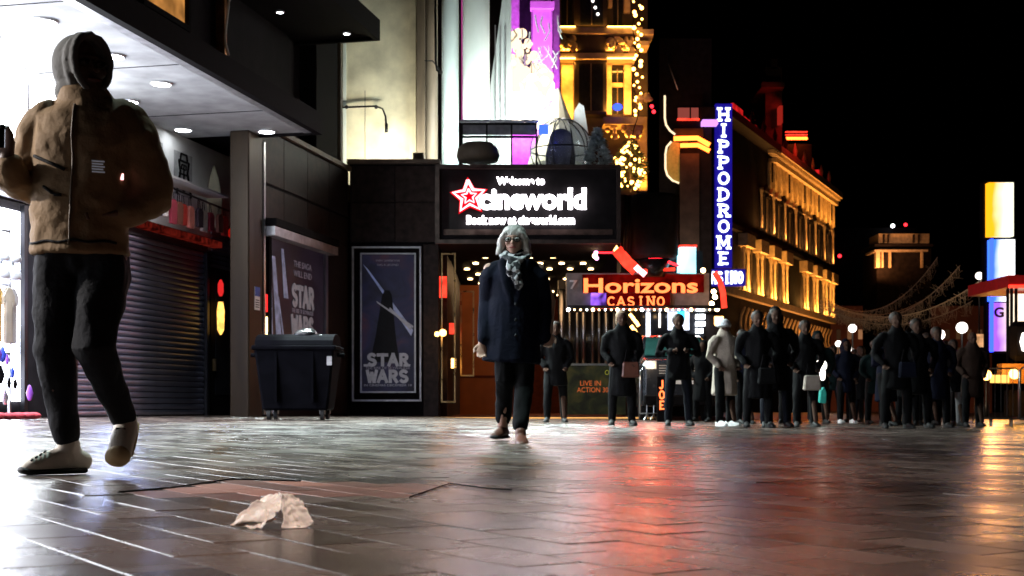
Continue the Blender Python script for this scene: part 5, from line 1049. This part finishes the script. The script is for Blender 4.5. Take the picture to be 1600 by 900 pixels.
def person(px, pyf, H, label, coat, trousers, hair, skin='skin', coatlen=.45, stance=.1, walk=0., facing=0., arms='pocket', hood=False, group='people standing and walking in the dark crowd', vox=.022, seed=0, hairlong=0, shoes=None, Y=None, wide=1.18, extra=None):
    """a figure of height H whose feet meet the ground at photo pixel (px, pyf)"""
    if Y is None: Y = EH * F / (pyf - HY - SL * (px - CX))
    x = GX(px, Y); g = gz(x); t = thing('person', (x, Y, g), label, 'person', group); h = H / 1.75; ca, sa = math.cos(facing), math.sin(facing)
    def P(a, d, z): a *= wide; return (x + (a * ca - d * sa) * h, Y + (a * sa + d * ca) * h, g + z * h)
    sg = [(-1, walk), (1, -walk)]
    b = MB()
    HD = head(b, P(0, -.02, 1.635), .235 * h, facing)
    b.chain([(P(0, .01, 1.44), .062 * h), (P(0, 0, 1.56), .056 * h)], 10)
    b.chain([(P(0, 0, .92), .155 * h, .11 * h), (P(0, 0, 1.1), .13 * h, .09 * h), (P(0, 0, 1.32), .16 * h, .1 * h), (P(0, 0, 1.43), .13 * h, .08 * h)], 12)
    elbows = {}
    for s, wk in sg:
        b.chain([(P(s * .09, 0, .9), .08 * h), (P(s * (.09 + stance * .3), -wk * .16 - .02, .5), .055 * h), (P(s * (.08 + stance * .5), wk * .2 * (-1 if wk > 0 else 1) * 1.0, .1), .04 * h)], 10)
        if arms == 'down': e, w_ = (s * .225, .02 + wk * .1, 1.13), (s * .22, -.06 - wk * .12, .88)
        elif arms == 'pocket': e, w_ = (s * .235, .04, 1.13), (s * .16, -.1, .98)
        else: e, w_ = (s * .26, .0, 1.13), (s * .1, -.22, 1.18)
        elbows[s] = (e, w_); b.chain([(P(s * .18, 0, 1.4), .05 * h), (P(*e), .04 * h), (P(*w_), .03 * h)], 8)
        hand(b, P(*w_), Vector(P(*w_)) - Vector(P(*e)), s, h, .6)
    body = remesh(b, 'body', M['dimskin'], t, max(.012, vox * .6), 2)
    # coat
    b = MB(); zl = coatlen
    b.chain([(P(0, 0, zl - .05), .215 * h, .16 * h), (P(0, 0, .97), .185 * h, .14 * h), (P(0, 0, 1.12), .17 * h, .13 * h), (P(0, 0, 1.3), .2 * h, .14 * h), (P(0, .01, 1.4), .185 * h, .11 * h), (P(0, .01, 1.48), .12 * h, .095 * h), (P(0, .01, 1.53), .09 * h, .085 * h)], 16, 'top')
    for s, wk in sg:
        e, w_ = elbows[s]; b.chain([(P(s * .15, 0, 1.4), .075 * h), (P(s * .2, .01, 1.34), .075 * h), (P(*e), .062 * h), (P(*w_), .048 * h)], 10)
    if hood: b.chain([(P(0, .05, 1.5), .11 * h, .1 * h), (P(0, .05, 1.63), .125 * h, .12 * h), (P(0, .04, 1.72), .09 * h, .1 * h)], 12)
    remesh(b, 'coat', coat, t, vox, 2, .012 * h, 7, seed=seed)
    b = MB()
    for s, wk in sg:
        b.chain([(P(s * .08, 0, .93), .1 * h, .11 * h), (P(s * (.09 + stance * .3), -wk * .16 - .02, .5), .078 * h), (P(s * (.08 + stance * .5), -abs(wk) * .2 if wk > 0 else abs(wk) * .2, .09), .06 * h)], 10)
    remesh(b, 'trousers', trousers, t, vox, 2, .008, 9, (1, 1, .5), seed + 3)
    for s, wk in sg:
        yy = -abs(wk) * .2 if wk > 0 else abs(wk) * .2
        shoe('shoe', P(s * (.08 + stance * .5), yy, .085), (sa + s * .15, -ca, 0), shoes or M['rubber'], t)
    if hair is not None:
        b = MB(); c = Vector(P(0, .0, 1.635)); q = .235 * h
        b.ball((c.x, c.y + .03 * h, c.z + .05 * h), .42 * q, .45 * q, .43 * q, 16, 10)
        if hairlong: b.chain([((c.x - .3 * q, c.y + .05, c.z), .12 * q), ((c.x - .33 * q, c.y + .04, c.z - hairlong * q), .1 * q)], 8); b.chain([((c.x + .3 * q, c.y + .05, c.z), .12 * q), ((c.x + .33 * q, c.y + .04, c.z - hairlong * q), .1 * q)], 8); b.ball((c.x, c.y + .06, c.z - .15 * q), .32 * q, .2 * q, .4 * q)
        remesh(b, 'hair', hair, t, .016, 2, .008, 30, (1, 1, .3), seed)
    return t, P

M['dimskin'] = mat('crowd skin darkened as shade', (.07, .038, .026), .8, var=.1, bump=0, spec=.1)  # skin colour darkened to put the crowd's faces in shade
K = dict(dark=mat('black wool coat', (.003, .003, .0034), .85, bump=.3), navy=mat('navy coat', (.004, .005, .013), .85, bump=.3), jeans=mat('dark jeans', (.005, .006, .01), .85, bump=.3),
         black=mat('black trousers', (.003, .003, .0033), .85), beige=mat('beige quilted coat', (.42, .36, .3), .8, bump=.4), grey=mat('grey hair', (.45, .43, .42), .6, bump=.4, bscale=80, stretch=(1, 1, .2)),
         brownh=mat('dark brown hair', (.03, .02, .015), .6, bump=.4), fair=mat('fair hair', (.3, .2, .12), .6, bump=.4), ltrous=mat('light grey trousers', (.3, .29, .3), .8), teal=mat('dark teal coat', (.003, .01, .01), .8), brown=mat('brown leather boot', (.12, .045, .03), .4))
person(868, 660, 1.72, 'dark figure walking directly behind the grey haired woman', K['dark'], K['black'], K['brownh'], coatlen=.7, walk=.6, seed=2)
person(972, 659, 1.74, 'fair haired person in long black coat standing below the casino sign', K['dark'], K['black'], K['fair'], coatlen=.5, seed=3, Y=19.6, hairlong=.3)
person(1060, 662, 1.72, 'short haired man in dark jacket standing in front of the van', K['dark'], K['jeans'], K['brownh'], coatlen=.78, arms='up', seed=4, Y=20, wide=1.25)
person(1132, 662, 1.7, 'person in pale beige coat and white cap right of the van', K['beige'], K['black'], None, coatlen=.55, seed=5, Y=20.2, walk=.3, arms='pocket', shoes=M['white'], facing=.5)
b = MB(); q = W(1131, 507, 20.1); b.lathe((q.x, q.y, q.z - .04), [(.11, 0), (.115, .03), (.1, .09), (.04, .125)], 14); b.ball((q.x - .07, q.y - .1, q.z - .03), .08, .07, .015)
tag(b.build('cap', M['snow'], None, True), 'white cap worn by the person in the pale beige coat', 'cap')
person(1184, 668, 1.7, 'left one of two broad dark figures standing close together', K['dark'], K['black'], K['brownh'], coatlen=.5, seed=6, Y=18.9, wide=1.3)
person(1212, 668, 1.78, 'right one of two broad dark figures, taller and hooded', K['dark'], K['jeans'], K['brownh'], coatlen=.6, hood=True, seed=7, Y=19.3, wide=1.3, arms='pocket')
person(1258, 667, 1.68, 'dark person with short hair beside the glowing balloon', K['dark'], K['black'], K['brownh'], coatlen=.7, seed=8, Y=20.5, walk=.4, wide=1.25)
person(1302, 664, 1.6, 'small dark figure right of the glowing balloon in white trainers', K['teal'], K['black'], K['brownh'], coatlen=.8, seed=9, Y=27, shoes=M['white'])
person(1322, 663, 1.68, 'dark hooded figure under the low globe lamp', K['navy'], K['black'], None, coatlen=.7, hood=True, seed=10, Y=26, shoes=M['white'], walk=.5)
person(1346, 662, 1.6, 'dark figure with long hair in the middle of the small crowd', K['dark'], K['jeans'], K['brownh'], coatlen=.6, seed=11, Y=27, hairlong=.5)
person(1367, 663, 1.62, 'dark figure left of the tall dark man', K['teal'], K['black'], K['brownh'], coatlen=.7, seed=12, Y=25)
person(1400, 671, 1.76, 'tall dark man standing in the thick of the crowd', K['dark'], K['black'], K['brownh'], coatlen=.65, seed=13, Y=19.6, wide=1.35)
person(1432, 669, 1.72, 'dark bulky figure right behind the tall dark man', K['dark'], K['black'], K['brownh'], coatlen=.6, seed=14, Y=20.4, wide=1.35, arms='pocket')
person(1464, 668, 1.66, 'dark figure in padded coat under the big globe lamp', K['navy'], K['black'], K['brownh'], coatlen=.55, seed=15, Y=21.4, wide=1.3)
person(1490, 664, 1.6, 'dark figure in light trousers next to the pink menu stand', K['dark'], K['ltrous'], K['brownh'], coatlen=.75, seed=16, Y=24, walk=.5)
person(1519, 665, 1.7, 'person with bald head in brown coat walking before the barrier', mat('brown coat', (.03, .017, .012), .85), K['black'], None, coatlen=.6, seed=17, Y=23, walk=.4)

more_ = [(1098, 663, 'dark figure between the man before the van and the beige coat', 26), (1160, 664, 'dark figure half hidden left of the two broad figures', 23), (1234, 665, 'dark figure squeezed between the tall hooded figure and the balloon', 24), (1278, 664, 'dark figure just behind the glowing balloon', 25),
  (1336, 663, 'dark figure at the back of the small crowd', 29), (1384, 666, 'dark figure at the left shoulder of the tall man', 23), (1417, 666, 'dark figure at the right shoulder of the tall man', 24), (1448, 666, 'dark figure between the bulky figure and the padded coat', 25), (1478, 666, 'dark hooded figure left of the menu stand', 25)]
for k, (px, py, lab, Yk) in enumerate(more_):
    person(px, py, 1.62 + .05 * (k % 4), lab, K[('dark', 'navy', 'dark', 'teal')[k % 4]], K['black'], K['brownh'] if k % 3 else None, coatlen=.5 + .07 * (k % 5), walk=.5 * (k % 2), hood=not k % 3, arms=('pocket', 'down', 'up')[k % 3], facing=(-.6, .5, 2.6, 0)[k % 4], seed=30 + k, Y=Yk, vox=.028, wide=1.25)
for k, (px, py, Yk, cm, lab) in enumerate(((1200, 600, 18.6, 'black', 'black shoulder bag hanging at the hip of the hooded broad figure'), (1420, 590, 19.3, 'navy', 'dark navy rucksack strap bag at the side of the tall dark man'), (986, 590, 19.4, 'brown', 'brown handbag held by the fair haired person'), (1270, 610, 20.2, 'beige', 'pale tote bag by the person beside the balloon'))):
    q = W(px, py, Yk); t = thing('handbag', tuple(q), lab, 'bag'); b = MB(); b.poly([(q.x - .14, q.y, q.z), (q.x + .14, q.y, q.z), (q.x + .12, q.y, q.z + .24), (q.x - .12, q.y, q.z + .24)], (0, .1, 0)); b.build('pouch', K[cm], t, bevel=.02)
    b = MB(); b.path([(q.x - .1, q.y + .05, q.z + .22), (q.x - .06, q.y + .05, q.z + .42), (q.x + .06, q.y + .05, q.z + .42), (q.x + .1, q.y + .05, q.z + .22)], .01, 5); b.build('strap', M['black'], t)

# ---------------------------------------------------------------- grey haired woman
Yw = EH * F / (690 - HY); pw = F / Yw
wx = GX(803, Yw); wg = gz(wx)
wo = thing('person', (wx, Yw, wg), 'grey haired woman with glasses in long dark navy coat and patterned scarf', 'person')
def Q(px, py, dy=0.): v = W(px, py, Yw + dy); k = (Yw + dy) / Yw; return (GX(px, Yw), Yw + dy, GZ(py, Yw))
hw = .235
b = MB(); hc = Q(803, 377, -.02); HP = head(b, hc, hw, -.12)
b.chain([(Q(803, 420, .02), .07), (Q(803, 398, .0), .055)], 12)
b.chain([(Q(803, 520), .16, .11), (Q(803, 470), .15, .1), (Q(803, 430), .17, .1), (Q(803, 412), .12, .08)], 14)
for s, e, w_, hd in ((-1, (757, 472, .05), (753, 535, -.06), (0, -.1, -1)), (1, (861, 470, .06), (858, 520, -.02), (-.1, -.2, -1))):
    b.chain([(Q(803 + s * 38, 420), .05), (Q(*e), .04), (Q(*w_), .03)], 10); hand(b, Q(*w_), hd, s, 1, .7)
for s, kx_, ax_, ay, dy in ((-1, 790, 785, 668, .3), (1, 819, 812, 676, -.24)):
    b.chain([(Q(803 + s * 15, 520), .08), (Q(kx_, 592, -.05), .055), (Q(ax_, ay, dy), .04)], 10)
remesh(b, 'body', mat('rosy skin', (.5, .3, .23), .5, var=.06, bump=.05), wo, .0075, 2)
for s in (-1, 1):
    o = MB().ball(HP(s * .14, -.33, .015), .026, .02, .016, 12, 8).build('eye', mat('eye white', (.4, .38, .36), .2, bump=0) if s < 0 else bpy.data.materials['eye white'], wo, True)
    MB().ball(HP(s * .14, -.4, .012), .009, .006, .01, 8, 6).build('iris', M['black'], o, True)
o = MB().chain([(HP(-.1, -.41, -.262), .006), (HP(0, -.425, -.266), .008), (HP(.1, -.41, -.262), .006)], 6).build('mouth', mat('lips', (.35, .1, .09), .45, bump=0), wo, True)
gls = thing('glasses', HP(0, -.45, 0), '', ''); gls.parent = wo
gls.location = Vector(HP(0, -.45, 0)) - Vector(wo.location)
for k_ in ('label', 'category'):
    if k_ in gls: del gls[k_]
for s in (-1, 1):
    b = MB(); b.path([HP(s * .155 + .105 * math.cos(a * PI / 8), -.44 + .02 * abs(math.cos(a * PI / 8)), .0 + .085 * math.sin(a * PI / 8)) for a in range(17)], .0035, 5); b.build('rim', M['black'], gls)
    b = MB(); b.path([HP(s * .26, -.42, .02), HP(s * .33, -.1, .02)], .0035, 5); b.build('temple', M['black'], gls)
b = MB(); b.path([HP(-.05, -.45, .01), HP(.05, -.45, .01)], .0035, 5); b.build('bridge', M['black'], gls)
# bob of hair: parted, curling out at the sides
b = MB()
b.ball(HP(0, .07, .2), .42 * hw, .44 * hw, .36 * hw, 20, 14)
for s in (-1, 1):
    b.chain([(HP(s * .1, -.26, .36), .06 * hw), (HP(s * .3, -.24, .22), .09 * hw), (HP(s * .42, -.12, -.02), .12 * hw), (HP(s * .44, -.08, -.22), .13 * hw), (HP(s * .5, -.1, -.38), .1 * hw)], 10)
    b.chain([(HP(s * .25, .1, .2), .16 * hw), (HP(s * .4, .1, -.1), .16 * hw), (HP(s * .42, .08, -.36), .15 * hw), (HP(s * .56, .02, -.42), .06 * hw)], 10)
b.chain([(HP(0, .3, .1), .26 * hw, .14 * hw), (HP(0, .28, -.35), .28 * hw, .12 * hw)], 12)
HG = mat('silver grey hair', (.58, .55, .52), .5, var=.35, scale=30, bump=.5, bscale=90, stretch=(1, 1, .25))
remesh(b, 'hair', HG, wo, .008, 2, .006, 34, (1, 1, .3), 2)
NC = K['navy']
b = MB(); b.chain([(Q(798, 566, .0), .235, .17), (Q(800, 520), .21, .155), (Q(803, 465), .185, .14), (Q(803, 432), .2, .145), (Q(803, 418, .01), .17, .12), (Q(803, 405, .01), .11, .1)], 22, 'top')
for s, e, w_ in ((-1, (762, 472, .05), (757, 532, -.05)), (1, (852, 470, .06), (850, 528, -.02))):
    b.chain([(Q(803 + s * 26, 420), .07), (Q(803 + s * 40, 434), .078), (Q(*e), .068), (Q(*w_), .058)], 12)
for s in (-1, 1): b.chain([(Q(803 + s * 9, 402, -.03), .04, .03), (Q(803 + s * 19, 412, -.1), .035, .03), (Q(803 + s * 14, 440, -.14), .03, .015), (Q(803 + s * 4, 475, -.14), .012, .01)], 8)
remesh(b, 'coat', NC, wo, .011, 2, .012, 6, (1, 1, .3), 4)
for k in range(3): MB().ball(Q(806, 478 + 24 * k, -.165), .013, .006, .013, 8, 6).build('button', M['blackmetal'], wo, True)
b = MB()
for s, kx_, ax_, ay, dy in ((-1, 789, 786, 655, .28), (1, 820, 813, 664, -.22)):
    b.chain([(Q(803 + s * 14, 525), .1, .11), (Q(kx_, 592, -.04), .075), (Q(ax_, ay, dy), .062)], 12)
remesh(b, 'trousers', K['black'], wo, .012, 2, .008, 9, (1, 1, .6), 6)
b = MB()
def scarf(pts): b.chain([(Q(x, y, d), r, .02) for x, y, d, r in pts], 9)
scarf([(785, 402, -.06, .03), (797, 409, -.11, .04), (812, 409, -.12, .04), (825, 402, -.06, .03)]); scarf([(790, 396, -.04, .025), (803, 404, -.1, .03), (818, 398, -.05, .025)])
scarf([(808, 408, -.14, .035), (806, 425, -.165, .04), (808, 440, -.17, .04), (812, 452, -.165, .032)]); scarf([(800, 408, -.14, .03), (796, 420, -.16, .03), (797, 432, -.165, .025)])
sm = bpy.data.materials.new('patterned scarf'); sm.use_nodes = True; nt = sm.node_tree; vn_ = nt.nodes.new('ShaderNodeTexVoronoi'); vn_.inputs['Scale'].default_value = 34
cr2 = nt.nodes.new('ShaderNodeValToRGB'); cr2.color_ramp.interpolation = 'CONSTANT'; cr2.color_ramp.elements[0].color = (.02, .02, .025, 1); cr2.color_ramp.elements[1].position = .5; cr2.color_ramp.elements[1].color = (.5, .5, .52, 1)
tc2 = nt.nodes.new('ShaderNodeTexCoord'); nt.links.new(tc2.outputs['Object'], vn_.inputs['Vector']); nt.links.new(vn_.outputs['Color'], cr2.inputs[0]); nt.links.new(cr2.outputs[0], nt.nodes['Principled BSDF'].inputs['Base Color']); nt.nodes['Principled BSDF'].inputs['Roughness'].default_value = .8
remesh(b, 'scarf', sm, wo, .008, 2, .008, 18, (1, 1, 1), 8)
shoe('boot', Q(785, 670, .3), (-.35, -1, 0), K['brown'], wo, .27, 1.1, 0, M['rubber']); shoe('boot', Q(813, 680, -.25), (.1, -1, 0), K['brown'], wo, .27, 1.1, 0, M['rubber'])

# ---------------------------------------------------------------- hooded young man close by
Ym = EH * F / (742 - HY - SL * (110 - CX)); pm = F / Ym
mx_ = GX(125, Ym); mg_ = gz(mx_)
mo = thing('person', (mx_, Ym, mg_), 'hooded young man in olive tan zipped jacket striding past in white trainers', 'person')
def A(px, py, dy=0.): return (GX(px, Ym), Ym + dy, GZ(py, Ym))
hm = .235
b = MB(); hc = A(127, 104, .02); HM = head(b, hc, hm, .8)
b.chain([(A(130, 168, .05), .065), (A(128, 130, .04), .058)], 12)
b.chain([(A(131, 372), .13, .09), (A(132, 330), .14, .1), (A(132, 230), .18, .11), (A(132, 185), .14, .09)], 14)
b.chain([(A(66, 200, .02), .05), (A(35, 300, .03), .043), (A(34, 258, -.14), .03)], 10); hand(b, A(34, 258, -.14), (-.1, -.25, 1), 1, 1.02, .9, (0, -1, .2))
b.chain([(A(205, 200, .02), .05), (A(238, 295, .06), .043), (A(200, 335, -.05), .03)], 10); hand(b, A(200, 335, -.05), (-1, -.3, -.25), -1, 1, .6)
b.chain([(A(98, 400), .085), (A(88, 545, -.06), .058), (A(100, 680, .02), .04)], 12); b.chain([(A(165, 400), .085), (A(159, 540, -.1), .058), (A(180, 655, .12), .04)], 12)
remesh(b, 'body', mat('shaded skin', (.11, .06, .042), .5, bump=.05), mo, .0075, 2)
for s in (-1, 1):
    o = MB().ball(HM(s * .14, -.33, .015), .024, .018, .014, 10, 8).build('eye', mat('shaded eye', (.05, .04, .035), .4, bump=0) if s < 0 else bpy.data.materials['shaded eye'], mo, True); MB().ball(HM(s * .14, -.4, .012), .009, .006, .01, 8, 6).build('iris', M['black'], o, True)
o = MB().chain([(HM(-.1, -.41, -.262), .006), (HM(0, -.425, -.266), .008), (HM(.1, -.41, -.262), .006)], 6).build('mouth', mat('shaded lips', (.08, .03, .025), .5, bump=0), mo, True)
# two tone jacket: tan left panel, black right panel (in the picture), made as one cloth body with a material split at the zip
TAN = mat('tan jacket cloth', (.23, .15, .085), .75, var=.12, bump=.35, bscale=30); BLK = mat('black jacket cloth', (.014, .013, .014), .75, bump=.35)
b = MB()
b.chain([(A(126, 400), .19, .155), (A(126, 384), .182, .145), (A(126, 340), .188, .14), (A(130, 280), .185, .14), (A(134, 225), .205, .145), (A(134, 190, .01), .2, .125), (A(132, 172, .02), .15, .11), (A(130, 160, .02), .11, .1)], 26, 'top')
b.chain([(A(72, 188, .02), .085), (A(58, 215, .02), .088), (A(33, 300, .03), .078), (A(31, 282, -.08), .064), (A(34, 268, -.12), .05)], 14)
b.chain([(A(192, 186, .02), .085), (A(208, 215, .02), .09), (A(232, 285, .06), .08), (A(236, 303, .06), .075), (A(205, 335, -.03), .055)], 14)
jk = remesh(b, 'jacket', TAN, mo, .009, 4, .009, 8, (1, 1, 1.1), 3)
from mathutils.bvhtree import BVHTree
bv_ = BVHTree.FromPolygons([v.co + mo.location for v in jk.data.vertices], [tuple(p.vertices) for p in jk.data.polygons])
def SF_(px, py, out=.004):
    x, _, z = A(px, py); h = bv_.ray_cast(Vector((x, Ym - 1, z)), Vector((0, 1, 0)))
    return (x, (h[0].y if h[0] is not None else Ym - .1) - out, z)
b = MB(); b.path([SF_(131 + 2 * math.sin(k / 5), 172 + 9 * k) for k in range(25)], .0045, 6); b.build('zip', M['brownpost'], jk, True)
b = MB(); b.path([SF_(66 + 6 * k, 250 + 2.8 * k) for k in range(10)], .007, 6); b.build('seam', BLK, jk, True)
b = MB(); b.path([SF_(86 + 5 * k, 300 + (3.5 * k if k < 4 else 14)) for k in range(7)], .006, 6); b.build('pocket_zip', BLK, jk, True)
for k in range(5):
    q = SF_(162, 262 + 4 * k); r_ = SF_(179 - 2 * (k % 2), 262 + 4 * k); b = MB(); b.path([q, r_], .0032, 5); b.build('logo_stripe', M['printgrey'], jk)
q = SF_(199, 281); MB().box(q[0] - .005, q[0] + .005, q[1] - .003, q[1] + .004, q[2] - .012, q[2] + .012).build('light_tab', glow('small white red light', (1, .45, .45), 3), jk)
b = MB(); b.path([SF_(58 + 7 * k, 384 + 1.5 * math.sin(k)) for k in range(20)], .005, 6); b.build('hem', BLK, jk, True)
# hood: shell open towards the face, turned to the left
b = MB()
b.ball(HM(0, .13, .05), .43 * hm, .43 * hm, .53 * hm, 28, 18)
b.chain([(HM(.35 * math.sin(k * PI / 8), -.16, .03 + .49 * math.cos(k * PI / 8)), .075 * hm) for k in range(17)], 8, False)
b.chain([(HM(.32 * math.sin(k * PI / 8), -.32 + .05 * math.cos(k * PI / 8), .03 + .48 * math.cos(k * PI / 8)), .06 * hm) for k in range(17)], 8, False)
b.ball(HM(0, .12, -.40), .40 * hm, .38 * hm, .26 * hm, 20, 12)
HOOD = mat('grey hood jersey', (.13, .125, .12), .85, bump=.3, var=.15)
remesh(b, 'hood', HOOD, mo, .008, 8, .004, 7, (1, 1, .6), 5)
b = MB()
b.chain([(A(103, 392), .1, .12), (A(96, 430), .1, .11), (A(90, 545, -.04), .076), (A(98, 640, .0), .055), (A(100, 682, .02), .05)], 14)
b.chain([(A(155, 392), .1, .12), (A(163, 430), .1, .11), (A(160, 545, -.1), .078), (A(174, 620, .04), .055), (A(181, 652, .1), .05)], 14)
b.chain([(A(112, 412), .08, .11), (A(150, 412), .08, .11)], 12); b.ball(A(131, 405), .13, .11, .1)
remesh(b, 'trousers', mat('black jogging trousers', (.011, .011, .014), .8, bump=.3), mo, .01, 3, .008, 9, (1, 1, .7), 7)
TR = mat('off white trainer', (.62, .56, .5), .6, var=.15, bump=.2); TR2 = mat('tan sole', (.5, .36, .2), .6)
s1 = shoe('shoe', A(102, 706, .03), (-1, -.75, 0), TR, mo, .235, 1.0, 0, M['rubber'])
for k in range(4): b = MB(); b.path([A(80 - 5 * k, 706 + 4 * k, -.075 - .01 * k), A(76 - 5 * k, 704 + 4 * k, -.03 - .01 * k)], .004, 5); b.build('lace', M['black'], s1)
b = MB(); b.chain([(A(182, 655, .12), .045, .05), (A(184, 672, .1), .048, .05), (A(184, 692, .05), .048, .042), (A(184, 710, .02), .05, .035)], 14)
s2 = remesh(b, 'shoe', TR, mo, .008, 2)
b = MB(); b.chain([(A(184, 664, .155), .04, .016), (A(184, 690, .1), .046, .016), (A(184, 712, .05), .047, .016)], 12); b.build('sole', TR2, s2, True)
b = MB(); b.ball(A(184, 713, .0), .05, .042, .042, 16, 12); b.build('toe_cap', TR2, s2, True)
for k in range(4): b = MB(); b.path([A(176, 670 + 7 * k, .045 - .01 * k), A(191, 671 + 7 * k, .045 - .01 * k)], .004, 5); b.build('lace', M['black'], s2)
# phone in hand
ph = thing('phone', A(31, 232, -.19), 'slim phone held up in the raised hand of the hooded man', 'phone')
b = MB(); b.poly([A(18, 246, -.2), A(38, 247, -.19), A(40, 214, -.2), A(20, 212, -.21)], (0, -.009, 0)); b.build('case', M['black'], ph, bevel=.002)
b = MB(); b.poly([A(20, 244, -.1885), A(36, 245, -.1785), A(38, 216, -.1885), A(22, 214, -.1985)], (0, .0015, 0)); b.build('screen', glow('phone screen', (.8, .85, 1), 1.2), ph)
b = MB(); b.ball(A(24, 221, -.222), .004); b.build('camera_lens', M['glass'], ph, True)

# ---------------------------------------------------------------- crumpled paper on the setts
Yp = EH * F / (826 - HY - SL * (425 - CX)); 
def PB(px, py, dy=0.): return Vector((GX(px, Yp), Yp + dy, GZ(py, Yp)))
pg = gz(PB(425, 0).x)
me = bpy.data.meshes.new('paper_bag'); vs, fs = [], []
def sheet(c00, c10, c11, c01, bulge, nu, nv, seed, cr=.006):
    k0 = len(vs)
    n_ = (c10 - c00).cross(c01 - c00).normalized()
    for j in range(nv + 1):
        for i in range(nu + 1):
            u, v = i / nu, j / nv; p = c00.lerp(c10, u).lerp(c01.lerp(c11, u), v)
            p = p + n_ * bulge * 4 * u * (1 - u) * (.4 + .6 * math.sin(PI * min(1, v + .2))) + Vector((noise.noise(p * 38 + Vector((seed, 0, 0))), noise.noise(p * 36 + Vector((0, seed, 0))), noise.noise(p * 40 + Vector((0, 0, seed))))) * cr * 1.4
            f_ = abs(noise.noise(p * 75 + Vector((seed, seed, 0)))); p = p + n_ * f_ * cr * 1.6
            p.z = max(p.z, pg + .001); vs.append(p)
    for j in range(nv):
        for i in range(nu): a = k0 + j * (nu + 1) + i; fs.append((a, a + 1, a + nu + 2, a + nu + 1))
sheet(PB(360, 822, 0), PB(424, 818, .0), PB(445, 776, .06), PB(412, 778, .07), .012, 26, 22, 1)
sheet(PB(362, 820, .0), PB(420, 822, -.03), PB(440, 788, .02), PB(395, 786, .03), -.016, 24, 20, 5, .008)
sheet(PB(442, 826, -.01), PB(488, 825, .02), PB(466, 784, .05), PB(438, 773, .03), -.02, 22, 24, 9)
sheet(PB(444, 826, .03), PB(486, 826, .05), PB(462, 782, .06), PB(430, 774, .05), .01, 20, 22, 12)
me.from_pydata([tuple(v) for v in vs], [], fs); me.update()
PM = mat('crumpled pale paper', (.9, .86, .82), .75, var=.04, scale=12, bump=.2, bscale=60)
nt = PM.node_tree; bs = nt.nodes['Principled BSDF']; bs.inputs['Subsurface Weight'].default_value = .3; bs.inputs['Subsurface Radius'].default_value = (.01, .006, .004)
po = link('paper_bag', me, PM, None, True); sd_ = po.modifiers.new('thickness', 'SOLIDIFY'); sd_.thickness = .0012
tag(po, 'crumpled pale peach paper bag lying arched on the wet paving', 'paper bag')
# repair patch in the paving and its open dark joint
def GP(px, py, dz=0.): Y = EH * F / (py - HY - SL * (px - CX)); x = GX(px, Y); return (x, Y, gz(x) + dz)
b = MB(); b.path([GP(185, 770, .002), GP(270, 763, .003), GP(362, 750, .004), GP(470, 753, .004)], .003, 5); b.build('open_joint', M['black'], bed)
b = MB(); b.path([GP(640, 778, .003), GP(702, 757, .004), GP(760, 764, .003), GP(800, 766, .002)], .0025, 5); b.build('open_joint', M['black'], bed)
# ---------------------------------------------------------------- added ground fill, and the warm street light by the camera
spot('ground_fill', (-2.8, 9, 9), (-2.2, 8.2, 0), 8000, (.72, 1, .96), 54, .3, 1)  # unseen cool spot added to brighten the middle paving
spot('street_light', (.3, .4, 5), (-.1, 2.7, 0), 1100, (1, .76, .64), 30, .2, 1)

for m in bpy.data.materials:      # matt cloth: little sheen
    if any(w_ in m.name for w_ in ('coat', 'trousers', 'jeans', 'jacket', 'hood', 'jogging')): m.node_tree.nodes['Principled BSDF'].inputs['Specular IOR Level'].default_value = .12
